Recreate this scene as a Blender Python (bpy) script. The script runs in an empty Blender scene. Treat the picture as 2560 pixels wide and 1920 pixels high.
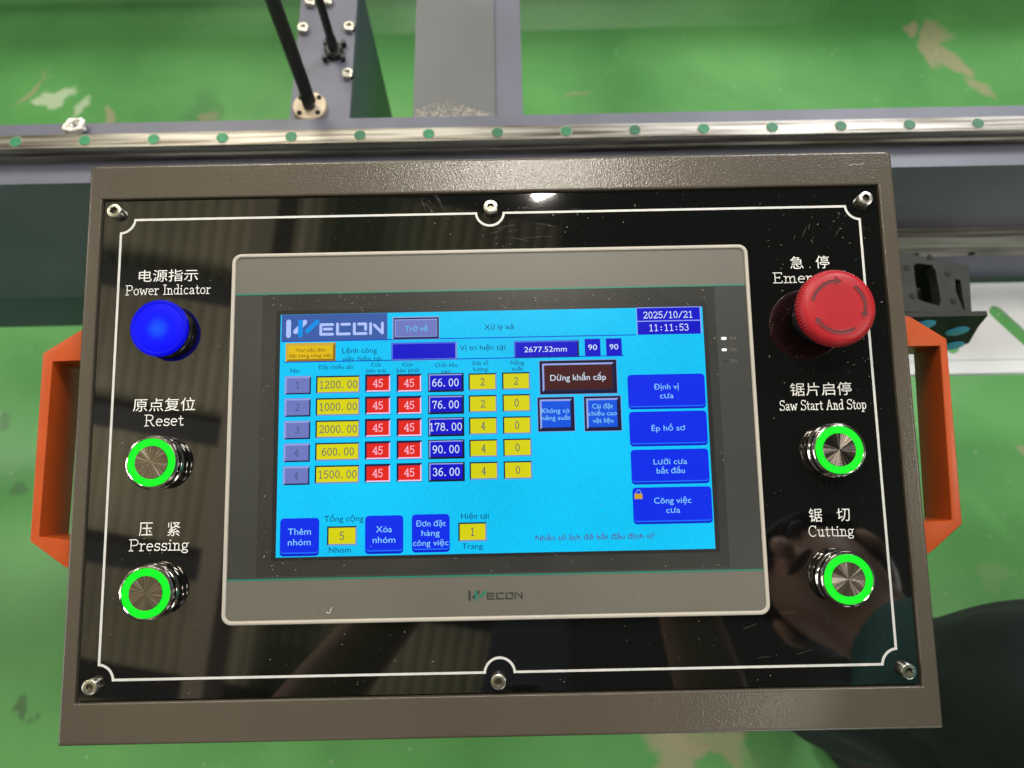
import bpy, bmesh, math, random
from mathutils import Vector, Matrix, Euler, noise as mnoise
from mathutils.geometry import tessellate_polygon

random.seed(7)
scene = bpy.context.scene
COL = scene.collection
PI = math.pi

# ------------------------------------------------------------------ camera
cam_data = bpy.data.cameras.new('camera')
cam = bpy.data.objects.new('camera', cam_data)
COL.objects.link(cam)
scene.camera = cam
cam.matrix_world = Matrix(((0.999801, 0.019837, -0.001870, 0.009248), (-0.019321, 0.942249, -0.334356, -0.106488), (-0.004871, 0.334326, 0.942445, 1.420527), (0.000000, 0.000000, 0.000000, 1.000000)))
cam_data.sensor_fit = 'HORIZONTAL'
cam_data.sensor_width = 36.0
cam_data.lens = 36.0 * 1850.0 / 2560.0
cam_data.clip_start = 0.02
cam_data.clip_end = 60.0
cam_data.dof.use_dof = True
cam_data.dof.focus_distance = 0.395
cam_data.dof.aperture_fstop = 8.5

# ------------------------------------------------------------------ light
world = bpy.data.worlds.new('World')
scene.world = world
world.use_nodes = True
bgn = world.node_tree.nodes['Background']
bgn.inputs[0].default_value = (0.80, 0.88, 1.0, 1)
bgn.inputs[1].default_value = 0.08

def area(name, loc, target, sx, sy, power, col, roll=0.0):
    l = bpy.data.lights.new(name, 'AREA')
    l.shape = 'RECTANGLE'
    l.size, l.size_y = sx, sy
    l.energy = power
    l.color = col
    o = bpy.data.objects.new(name, l)
    COL.objects.link(o)
    o.location = loc
    o.rotation_euler = ((Vector(target) - Vector(loc)).to_track_quat('-Z', 'Y') @ Euler((0, 0, roll)).to_quaternion()).to_euler()
    return o

area('hall_lamp', (0.10, 0.83, 4.03), (0.10, 0.80, 0), 0.09, 0.42, 44, (1.0, 0.93, 0.82), 0.40)
area('hall_lamp', (1.36, -1.50, 3.44), (0.2, -0.2, 1.0), 0.10, 0.16, 8, (1.0, 0.95, 0.85))
area('hall_lamp', (-1.5, 2.8, 4.9), (-0.2, 0.8, 0.2), 1.4, 1.4, 130, (1.0, 0.94, 0.80))
area('hall_lamp', (1.9, 2.2, 4.4), (0.4, 0.4, 0.2), 1.2, 1.2, 150, (0.95, 0.97, 1.0))
area('hall_lamp', (3.4, -1.2, 4.3), (0.6, -0.2, 0.6), 1.0, 1.0, 80, (1.0, 0.96, 0.88))
area('tube_lamp', (-4.6, 1.2, 4.4), (0, 0, 1.0), 0.16, 3.0, 45, (1.0, 0.97, 0.9))
area('tube_lamp', (0.6, 5.5, 4.6), (0, 0, 1.0), 3.0, 0.16, 45, (1.0, 0.97, 0.9))
area('tube_lamp', (-0.8, -4.6, 4.2), (0, 0, 1.0), 2.4, 0.16, 40, (1.0, 0.95, 0.86))
area('low_fill_light', (-1.0, 8.5, 2.6), (0, 0, 1.0), 5.0, 2.6, 150, (0.95, 0.97, 1.0))  # added low light for the housing's far edge and the floor glare
area('low_fill_light', (-4.5, -1.0, 1.5), (0, -0.4, 1.3), 2.2, 2.0, 50, (0.97, 0.98, 1.0))  # added fill from the left to brighten the reflected arms
area('low_fill_light', (2.6, -5.0, 2.2), (0.5, 0.2, 0.8), 2.6, 2.4, 110, (0.97, 0.98, 1.0))  # added fill for the right side rail and the bracket front
area('roof_fill_light', (-3.6, -0.6, 3.0), (-1.6, -0.6, 6.0), 1.0, 1.0, 150, (1.0, 0.94, 0.80))  # added light that only brightens the roof sheet for its reflection

vs = scene.view_settings
vs.view_transform = 'Standard'
vs.look = 'None'
vs.exposure = 0.0
vs.gamma = 1.0
vs.use_curve_mapping = False
scene.cycles.use_denoising = True
scene.cycles.max_bounces = 8
scene.cycles.sample_clamp_indirect = 6.0

# ------------------------------------------------------------------ materials
def lin(r, g, b):
    def f(c):
        c /= 255.0
        return c / 12.92 if c <= 0.04045 else ((c + 0.055) / 1.055) ** 2.4
    return (f(r), f(g), f(b), 1.0)

def newmat(name):
    m = bpy.data.materials.new(name)
    m.use_nodes = True
    nt = m.node_tree
    return m, nt, nt.nodes['Principled BSDF']

def simple(name, col, rough=0.5, metal=0.0, ior=1.45, coat=0.0, bump=None, vary=None):
    """one plain material; bump=(scale, strength, distance); vary=(scale, amount)"""
    m, nt, b = newmat(name)
    c = col if len(col) == 4 else (*col, 1)
    b.inputs['Base Color'].default_value = c
    b.inputs['Roughness'].default_value = rough
    b.inputs['Metallic'].default_value = metal
    b.inputs['IOR'].default_value = ior
    b.inputs['Coat Weight'].default_value = coat
    tc = nt.nodes.new('ShaderNodeTexCoord')
    if bump:
        n = nt.nodes.new('ShaderNodeTexNoise')
        n.inputs['Scale'].default_value = bump[0]
        n.inputs['Detail'].default_value = 3
        nt.links.new(tc.outputs['Object'], n.inputs['Vector'])
        bp = nt.nodes.new('ShaderNodeBump')
        bp.inputs['Strength'].default_value = bump[1]
        bp.inputs['Distance'].default_value = bump[2]
        nt.links.new(n.outputs['Fac'], bp.inputs['Height'])
        nt.links.new(bp.outputs['Normal'], b.inputs['Normal'])
    if vary:
        n = nt.nodes.new('ShaderNodeTexNoise')
        n.inputs['Scale'].default_value = vary[0]
        n.inputs['Detail'].default_value = 6
        nt.links.new(tc.outputs['Object'], n.inputs['Vector'])
        r = nt.nodes.new('ShaderNodeValToRGB')
        a = vary[1]
        r.color_ramp.elements[0].position = 0.3
        r.color_ramp.elements[1].position = 0.7
        r.color_ramp.elements[0].color = (c[0]*(1-a), c[1]*(1-a), c[2]*(1-a), 1)
        r.color_ramp.elements[1].color = (min(1, c[0]*(1+a)), min(1, c[1]*(1+a)), min(1, c[2]*(1+a)), 1)
        nt.links.new(n.outputs['Fac'], r.inputs['Fac'])
        nt.links.new(r.outputs['Color'], b.inputs['Base Color'])
    return m

def glow(name, col, strength=1.0, rough=0.25, ior=1.3, vary=0.0):
    """something that gives off light: a lit screen element or a lamp"""
    m, nt, b = newmat(name)
    b.inputs['Base Color'].default_value = (0.003, 0.003, 0.003, 1)
    b.inputs['Roughness'].default_value = rough
    b.inputs['IOR'].default_value = ior
    b.inputs['Emission Color'].default_value = col
    b.inputs['Emission Strength'].default_value = strength
    if vary:
        tc = nt.nodes.new('ShaderNodeTexCoord')
        mp = nt.nodes.new('ShaderNodeMapping')
        mp.inputs['Scale'].default_value = (1900, 320, 1)
        n = nt.nodes.new('ShaderNodeTexNoise')
        n.inputs['Scale'].default_value = 1.0
        n.inputs['Detail'].default_value = 2
        n2 = nt.nodes.new('ShaderNodeTexNoise')
        n2.inputs['Scale'].default_value = 14.0
        mx = nt.nodes.new('ShaderNodeMath'); mx.operation = 'ADD'
        mr = nt.nodes.new('ShaderNodeMapRange')
        mr.inputs['From Min'].default_value = 0.6
        mr.inputs['From Max'].default_value = 1.4
        mr.inputs['To Min'].default_value = strength * (1 - vary)
        mr.inputs['To Max'].default_value = strength * (1 + vary)
        nt.links.new(tc.outputs['Object'], mp.inputs['Vector'])
        nt.links.new(mp.outputs['Vector'], n.inputs['Vector'])
        nt.links.new(tc.outputs['Object'], n2.inputs['Vector'])
        nt.links.new(n.outputs['Fac'], mx.inputs[0])
        nt.links.new(n2.outputs['Fac'], mx.inputs[1])
        nt.links.new(mx.outputs[0], mr.inputs['Value'])
        nt.links.new(mr.outputs['Result'], b.inputs['Emission Strength'])
    return m

def speckle(m, scale, thresh, col, rough=None):
    """sparse dust specks mixed over the base colour"""
    nt = m.node_tree
    b = nt.nodes['Principled BSDF']
    tc = nt.nodes.new('ShaderNodeTexCoord')
    v = nt.nodes.new('ShaderNodeTexVoronoi')
    v.inputs['Scale'].default_value = scale
    nt.links.new(tc.outputs['Object'], v.inputs['Vector'])
    wn = nt.nodes.new('ShaderNodeTexNoise')
    wn.inputs['Scale'].default_value = scale * 0.16
    nt.links.new(tc.outputs['Object'], wn.inputs['Vector'])
    # a speck where the cell distance is tiny and a coarse noise is high
    a = nt.nodes.new('ShaderNodeMath'); a.operation = 'LESS_THAN'
    nt.links.new(v.outputs['Distance'], a.inputs[0]); a.inputs[1].default_value = thresh
    c = nt.nodes.new('ShaderNodeMath'); c.operation = 'GREATER_THAN'
    nt.links.new(wn.outputs['Fac'], c.inputs[0]); c.inputs[1].default_value = 0.56
    mu = nt.nodes.new('ShaderNodeMath'); mu.operation = 'MULTIPLY'
    nt.links.new(a.outputs[0], mu.inputs[0]); nt.links.new(c.outputs[0], mu.inputs[1])
    mix = nt.nodes.new('ShaderNodeMix'); mix.data_type = 'RGBA'
    nt.links.new(mu.outputs[0], mix.inputs['Factor'])
    link = b.inputs['Base Color'].links
    if link:
        nt.links.new(link[0].from_socket, mix.inputs['A'])
    else:
        mix.inputs['A'].default_value = b.inputs['Base Color'].default_value
    mix.inputs['B'].default_value = col
    nt.links.new(mix.outputs['Result'], b.inputs['Base Color'])
    return m

M = {}
M['taupe'] = simple('taupe_wrinkle_paint', (0.073, 0.061, 0.045), 0.20, bump=(1150, 0.30, 0.00042), vary=(9, 0.10))
speckle(M['taupe'], 240, 0.05, (0.05, 0.04, 0.03, 1))
M['acrylic'] = simple('black_acrylic', (0.0035, 0.0035, 0.0035), 0.03, ior=1.85)
speckle(M['acrylic'], 330, 0.055, (0.16, 0.16, 0.15, 1))
M['white_print'] = simple('white_print', (0.52, 0.515, 0.49), 0.45, vary=(160, 0.08))
M['text_print'] = simple('lettering_white', (0.66, 0.65, 0.62), 0.5)
M['rim'] = simple('bezel_rim_plastic', (0.40, 0.365, 0.31), 0.42, vary=(40, 0.05))
M['bezel'] = simple('bezel_film', (0.112, 0.104, 0.084), 0.42, vary=(11, 0.05))
speckle(M['bezel'], 260, 0.05, (0.05, 0.045, 0.035, 1))
M['film_dark'] = simple('smoked_film', (0.034, 0.035, 0.032), 0.33, vary=(20, 0.1))
M['glass'] = simple('touch_glass', (0.030, 0.030, 0.027), 0.22, vary=(30, 0.15))
speckle(M['glass'], 300, 0.07, (0.35, 0.34, 0.3, 1))
M['glass_edge'] = simple('glass_edge', (0.012, 0.012, 0.013), 0.3)
M['green_line'] = simple('green_print', (0.012, 0.16, 0.11), 0.4)
M['logo_dark'] = simple('logo_grey_print', (0.024, 0.023, 0.021), 0.6)
M['logo_green'] = simple('logo_green_print', (0.006, 0.135, 0.085), 0.5)
M['film_text'] = simple('film_grey_print', (0.13, 0.12, 0.11), 0.5)
M['chrome'] = simple('polished_steel', (0.62, 0.57, 0.50), 0.13, metal=1.0)
M['dark_metal'] = simple('blackened_metal', (0.03, 0.03, 0.032), 0.22, metal=0.6)
M['zinc'] = simple('zinc_plate', (0.60, 0.58, 0.50), 0.28, metal=1.0, bump=(1500, 0.25, 0.0003), vary=(700, 0.25))
M['zinc_dark'] = simple('socket_recess', (0.16, 0.15, 0.12), 0.35, metal=1.0)
M['red'] = simple('red_plastic', (0.33, 0.012, 0.017), 0.38, bump=(900, 0.15, 0.0002), vary=(60, 0.08))
M['red'].node_tree.nodes['Principled BSDF'].inputs['Specular IOR Level'].default_value = .3
M['red_shade'] = simple('red_recess_shade', (0.085, 0.004, 0.006), 0.5)  # darker red paints in the shade of the engraved arrows
M['orange'] = simple('orange_powder_coat', (0.40, 0.060, 0.008), 0.34, bump=(700, 0.2, 0.0003), vary=(60, 0.06))
M['machine'] = simple('slate_machine_paint', (0.094, 0.097, 0.130), 0.42, bump=(260, 0.1, 0.0005), vary=(14, 0.14))
M['machine_dark'] = simple('dark_machine_paint', (0.052, 0.063, 0.090), 0.38, vary=(10, 0.15))
M['machine_grey'] = simple('neutral_machine_paint', (0.092, 0.095, 0.098), 0.45, bump=(260, 0.1, 0.0005), vary=(9, 0.16))
M['worn'] = simple('worn_bare_patch', (0.24, 0.22, 0.185), 0.6, vary=(120, 0.3))
M['bolt'] = simple('bolt_steel', (0.55, 0.53, 0.47), 0.3, metal=1.0)
M['black_metal'] = simple('black_rod', (0.022, 0.021, 0.020), 0.28, vary=(30, 0.2))
M['cream'] = simple('flange_bare_steel', (0.46, 0.38, 0.27), 0.5, metal=0.3, vary=(60, 0.2))
M['hole'] = simple('dark_hole', (0.004, 0.004, 0.004), 0.8)
M['plug'] = simple('green_rail_plug', (0.010, 0.16, 0.065), 0.45, vary=(150, 0.2))
def vary_by_object(m, lo, hi):
    nt = m.node_tree; b = nt.nodes['Principled BSDF']
    oi = nt.nodes.new('ShaderNodeObjectInfo'); hs = nt.nodes.new('ShaderNodeHueSaturation'); mr = nt.nodes.new('ShaderNodeMapRange')
    mr.inputs['To Min'].default_value = lo; mr.inputs['To Max'].default_value = hi
    nt.links.new(oi.outputs['Random'], mr.inputs['Value']); nt.links.new(mr.outputs['Result'], hs.inputs['Value'])
    nt.links.new(b.inputs['Base Color'].links[0].from_socket, hs.inputs['Color'])
    nt.links.new(hs.outputs['Color'], b.inputs['Base Color'])
vary_by_object(M['plug'], .55, 1.2)
M['plug_halo'] = simple('rail_bore_edge', (0.34, 0.29, 0.24), 0.4, metal=0.6)
M['white_plate'] = simple('white_sheet', (0.74, 0.76, 0.78), 0.4, vary=(16, 0.05))
M['black_housing'] = simple('black_casting', (0.020, 0.020, 0.018), 0.55, bump=(400, 0.3, 0.0006), vary=(70, 0.25))
M['black_housing'].node_tree.nodes['Principled BSDF'].inputs['Specular IOR Level'].default_value = .2
M['blue_plug'] = simple('sky_blue_plug', (0.10, 0.52, 0.84), 0.45)
M['trousers'] = simple('black_trouser_cloth', (0.0050, 0.0078, 0.0080), 0.9, bump=(1200, 0.4, 0.0006), vary=(30, 0.2))
M['shirt'] = simple('teal_shirt_cloth', (0.010, 0.12, 0.105), 0.85, bump=(800, 0.3, 0.0008))
M['dark_cloth'] = simple('dark_navy_cloth', (0.012, 0.013, 0.020), 0.9)
M['skin'] = simple('skin', (0.46, 0.25, 0.17), 0.5)
M['hair'] = simple('dark_hair', (0.010, 0.010, 0.014), 0.5)
M['shoe'] = simple('black_shoe', (0.012, 0.012, 0.012), 0.5)
M['phone'] = simple('black_phone', (0.006, 0.006, 0.007), 0.25)
M['roof'] = simple('galvanised_roof_sheet', (0.46, 0.40, 0.29), 0.6, vary=(1.2, 0.25))
M['purlin'] = simple('dark_purlin', (0.04, 0.04, 0.045), 0.6)
M['rafter'] = simple('grey_rafter', (0.42, 0.33, 0.27), 0.6)
M['slab'] = simple('dark_slab', (0.03, 0.03, 0.03), 0.8)
M['fluff'] = simple('white_lint', (0.70, 0.68, 0.62), 0.8)

# lit parts
M['led_green'] = glow('lit_green_ring', (0.0, 1.0, 0.018, 1), 1.0, 0.35)
M['led_white'] = glow('lit_white_led', (1, 1, 1, 1), 1.1, 0.35)
def blue_lens():
    m, nt, b = newmat('lit_blue_lens')
    b.inputs['Base Color'].default_value = (0.002, 0.002, 0.03, 1)
    b.inputs['Roughness'].default_value = 0.5
    b.inputs['IOR'].default_value = 1.25
    b.inputs['Specular IOR Level'].default_value = .25
    tc = nt.nodes.new('ShaderNodeTexCoord')
    vm = nt.nodes.new('ShaderNodeVectorMath'); vm.operation = 'LENGTH'
    mp = nt.nodes.new('ShaderNodeMapping')
    mp.inputs['Location'].default_value = (0.0, 0.0005, 0)
    mp.inputs['Scale'].default_value = (1, 1, 0)
    r = nt.nodes.new('ShaderNodeValToRGB')
    e = r.color_ramp.elements
    e[0].position = 0.0; e[0].color = lin(18, 92, 255)
    e[1].position = 1.0; e[1].color = lin(0, 0, 205)
    for p, c in ((0.25, lin(6, 62, 255)), (0.42, lin(0, 18, 255)), (0.8, lin(0, 2, 246))):
        x = e.new(p); x.color = c
    mu = nt.nodes.new('ShaderNodeMath'); mu.operation = 'MULTIPLY'; mu.inputs[1].default_value = 1/0.0150
    nt.links.new(tc.outputs['Object'], mp.inputs['Vector'])
    nt.links.new(mp.outputs['Vector'], vm.inputs[0])
    nt.links.new(vm.outputs['Value'], mu.inputs[0])
    nt.links.new(mu.outputs[0], r.inputs['Fac'])
    nt.links.new(r.outputs['Color'], b.inputs['Emission Color'])
    b.inputs['Emission Strength'].default_value = 1.0
    return m
M['lens'] = blue_lens()

UI = {}
def ui(name, rgb, s=1.0, vary=0.0):
    UI[name] = glow('screen_' + name, lin(*rgb), s, vary=vary)
ui('cyan', (0, 200, 252), 1.0, 0.15); ui('logo_bg', (58, 92, 165)); ui('blue_line', (0, 62, 205))
ui('pale', (176, 196, 255)); ui('logo_blue', (0, 142, 232)); ui('face', (110, 120, 190)); ui('edge_dark', (22, 26, 70))
ui('edge_light', (150, 165, 230)); ui('btn_text', (95, 195, 255)); ui('ink', (8, 54, 108)); ui('gold', (226, 186, 16), 1.0, 0.05)
ui('gold_edge', (206, 170, 60)); ui('gold_dark', (140, 112, 20)); ui('gold_ink', (92, 72, 10)); ui('navy', (4, 6, 200)); ui('field_edge', (70, 110, 225))
ui('white', (222, 236, 255)); ui('yellow', (216, 212, 8), 1.0, 0.07); ui('red', (226, 34, 22), 1.0, 0.07); ui('num', (82, 92, 104)); ui('num_dark', (74, 82, 132))
ui('white_edge', (226, 206, 250)); ui('brown', (68, 24, 26)); ui('mid_blue', (10, 84, 224)); ui('deep_blue', (0, 42, 234), 1.0, 0.03)
ui('deep_blue_low', (0, 24, 200)); ui('seam', (20, 110, 255)); ui('ice', (140, 214, 255)); ui('black', (8, 14, 44)); ui('purple', (84, 36, 118)); ui('lock', (206, 160, 40)); ui('lock_bar', (110, 150, 220))
ui('border', (150, 170, 255)); ui('pink', (255, 190, 210)); ui('silver', (120, 140, 205))

# ------------------------------------------------------------------ mesh helpers
def link(name, me, mats, parent=None, smooth=False):
    o = bpy.data.objects.new(name, me)
    COL.objects.link(o)
    for m in (mats if isinstance(mats, (list, tuple)) else [mats]):
        me.materials.append(m)
    if smooth:
        for p in me.polygons:
            p.use_smooth = True
    if parent is not None:
        o.parent = parent
    return o

def from_bm(name, bm, mats, parent=None, smooth=False, autosmooth=None):
    me = bpy.data.meshes.new(name)
    bmesh.ops.recalc_face_normals(bm, faces=bm.faces)
    bm.to_mesh(me)
    bm.free()
    o = link(name, me, mats, parent, smooth)
    if autosmooth is not None:
        for p in me.polygons:
            p.use_smooth = True
        me.set_sharp_from_angle(angle=autosmooth)
    return o

def bm_box(bm, x0, x1, y0, y1, z0, z1, mi=0):
    v = [bm.verts.new((x, y, z)) for z in (z0, z1) for y in (y0, y1) for x in (x0, x1)]
    fs = []
    for f in ((0, 2, 3, 1), (4, 5, 7, 6), (0, 1, 5, 4), (2, 6, 7, 3), (0, 4, 6, 2), (1, 3, 7, 5)):
        fc = bm.faces.new([v[i] for i in f]); fc.material_index = mi; fs.append(fc)
    return v, fs

def bm_prism(bm, pts, z0, z1, mi=0):
    a = [bm.verts.new((x, y, z0)) for x, y in pts]
    b = [bm.verts.new((x, y, z1)) for x, y in pts]
    n = len(pts)
    fs = [bm.faces.new(b), bm.faces.new(list(reversed(a)))]
    for i in range(n):
        fs.append(bm.faces.new((a[i], a[(i+1) % n], b[(i+1) % n], b[i])))
    for f in fs:
        f.material_index = mi
    return a, b

def bm_cyl(bm, x, y, r, z0, z1, n=24, mi=0):
    return bm_prism(bm, [(x + r*math.cos(2*PI*i/n), y + r*math.sin(2*PI*i/n)) for i in range(n)], z0, z1, mi)

def bevel(bm, w, seg=2, angle=0.6):
    es = [e for e in bm.edges if len(e.link_faces) == 2 and e.calc_face_angle(0) > angle]
    bmesh.ops.bevel(bm, geom=es, offset=w, segments=seg, profile=0.6, affect='EDGES', clamp_overlap=True)

def rrect(x0, x1, y0, y1, r, n=6):
    """rounded rectangle; r is one radius or four (bl, br, tr, tl)"""
    rs = r if isinstance(r, (tuple, list)) else (r,)*4
    out = []
    for (cx, cy, a0, q) in ((x0+rs[0], y0+rs[0], PI, rs[0]), (x1-rs[1], y0+rs[1], 1.5*PI, rs[1]), (x1-rs[2], y1-rs[2], 0, rs[2]), (x0+rs[3], y1-rs[3], .5*PI, rs[3])):
        for i in range(n+1):
            a = a0 + .5*PI*i/n
            out.append((cx + q*math.cos(a), cy + q*math.sin(a)))
    return out

def bm_loops(bm, loops, close_first=False, close_last=False, mi=0):
    """skin a list of equal-length closed loops"""
    vs_ = [[bm.verts.new(p) for p in lp] for lp in loops]
    n = len(vs_[0])
    for a, b in zip(vs_, vs_[1:]):
        for i in range(n):
            f = bm.faces.new((a[i], a[(i+1) % n], b[(i+1) % n], b[i])); f.material_index = mi
    if close_first:
        bm.faces.new(list(reversed(vs_[0]))).material_index = mi
    if close_last:
        bm.faces.new(vs_[-1]).material_index = mi
    return vs_

def bm_lathe(bm, prof, n=64, cx=0, cy=0, top=True, bottom=True, mod=None, mi=0):
    loops = []
    for k, (r, z) in enumerate(prof):
        lp = []
        for i in range(n):
            a = 2*PI*i/n
            rr = r + (mod(k, a) if mod else 0)
            lp.append((cx + rr*math.cos(a), cy + rr*math.sin(a), z))
        loops.append(lp)
    return bm_loops(bm, loops, bottom, top, mi)

def bm_tube(bm, path, rad, n=14, caps=True, mi=0):
    """path: points; rad: one radius or a list"""
    path = [Vector(p) for p in path]
    loops = []
    up = None
    for i, p in enumerate(path):
        d = (path[min(i+1, len(path)-1)] - path[max(i-1, 0)]).normalized()
        if up is None:
            up = d.orthogonal().normalized()
        up = (up - d*up.dot(d)).normalized()
        s = d.cross(up)
        r = rad[i] if isinstance(rad, (list, tuple)) else rad
        loops.append([p + r*(math.cos(2*PI*k/n)*up + math.sin(2*PI*k/n)*s) for k in range(n)])
    return bm_loops(bm, loops, caps, caps, mi)

def set_props(o, **kw):
    for k, v in kw.items():
        o[k] = v
    return o

def thing(name, label, cat, loc=(0, 0, 0), rot=(0, 0, 0), group=None):
    o = bpy.data.objects.new(name, None)
    o.empty_display_size = 0.05
    COL.objects.link(o)
    o.location = loc
    o.rotation_euler = rot
    set_props(o, label=label, category=cat)
    if group:
        o['group'] = group
    return o

def dup(o, parent):
    """a copy of a part with copies of its sub-parts"""
    c = o.copy()
    COL.objects.link(c)
    c.parent = parent
    for ch in o.children:
        d = ch.copy(); COL.objects.link(d); d.parent = c
    return c

# ---- text outlines -------------------------------------------------------
_tcache = {}
def serif(s):
    o = ''
    for ch in s:
        if 'A' <= ch <= 'Z': o += chr(0x1D400 + ord(ch) - 65)
        elif 'a' <= ch <= 'z': o += chr(0x1D41A + ord(ch) - 97)
        elif '0' <= ch <= '9': o += chr(0x1D7CE + ord(ch) - 48)
        else: o += ch
    return o

def glyphs(s, offset=0.0, spacing=1.0):
    """outline of a line of text at size 1, baseline at y = 0: (verts, faces)"""
    key = (s, offset, spacing)
    if key not in _tcache:
        cu = bpy.data.curves.new('lettering', 'FONT')
        cu.body = s
        cu.offset = offset
        cu.space_character = spacing
        cu.resolution_u = 4
        cu.fill_mode = 'NONE'
        ob = bpy.data.objects.new('lettering', cu)
        COL.objects.link(ob)
        bpy.context.view_layer.update()
        me = bpy.data.meshes.new_from_object(ob.evaluated_get(bpy.context.evaluated_depsgraph_get()))
        co = [tuple(v.co)[:2] for v in me.vertices]
        nb = {}
        for e in me.edges:
            i, j = e.vertices
            nb.setdefault(i, []).append(j); nb.setdefault(j, []).append(i)
        bpy.data.objects.remove(ob)
        bpy.data.curves.remove(cu)
        bpy.data.meshes.remove(me)
        # walk the closed contours; outer contours and holes turn opposite ways
        seen, loops = set(), []
        for i in sorted(nb):
            if i in seen:
                continue
            lp_, prev, cur = [], None, i
            while cur not in seen:
                seen.add(cur); lp_.append(co[cur])
                nx = [k for k in nb[cur] if k != prev and k not in seen]
                prev = cur
                if not nx:
                    break
                cur = min(nx, key=lambda k: abs(k - prev))
            if len(lp_) > 2:
                loops.append(lp_)
        ar = lambda p: sum(p[k][0]*p[(k+1) % len(p)][1] - p[(k+1) % len(p)][0]*p[k][1] for k in range(len(p)))/2
        def inside(pt, p):
            c = False
            for k in range(len(p)):
                (x1, y1), (x2, y2) = p[k], p[k-1]
                if (y1 > pt[1]) != (y2 > pt[1]) and pt[0] < (x2-x1)*(pt[1]-y1)/(y2-y1) + x1:
                    c = not c
            return c
        areas = [ar(p) for p in loops]
        depth = [sum(1 for m_ in range(len(loops)) if m_ != k and abs(areas[m_]) > abs(areas[k]) and all(inside(q, loops[m_]) for q in loops[k])) for k in range(len(loops))]
        outer = [k for k in range(len(loops)) if depth[k] % 2 == 0]
        holes = [k for k in range(len(loops)) if depth[k] % 2 == 1]
        own = {k: [] for k in outer}
        for h in holes:
            cand = [k for k in outer if all(inside(q, loops[k]) for q in loops[h]) and abs(areas[k]) > abs(areas[h])]
            if cand:
                own[min(cand, key=lambda k: abs(areas[k]))].append(h)
        vs_, fs = [], []
        for k in outer:
            polys = [loops[k]] + [loops[h] for h in own[k]]
            base = len(vs_)
            for p in polys:
                vs_ += p
            for t3 in tessellate_polygon([[Vector((x, y, 0)) for x, y in p] for p in polys]):
                fs.append(tuple(base + q for q in t3))
        _tcache[key] = (vs_, fs)
    return _tcache[key]

def _arc(cx, cy, rx, ry, a0=0, a1=360, n=14):
    return [(cx + rx*math.cos(math.radians(a0 + (a1-a0)*i/n)), cy + ry*math.sin(math.radians(a0 + (a1-a0)*i/n))) for i in range(n+1)]
_n = [(.12, .42), (.2, .57), (.3, .62), (.38, .56), (.4, .44), (.4, 0)]
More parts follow.
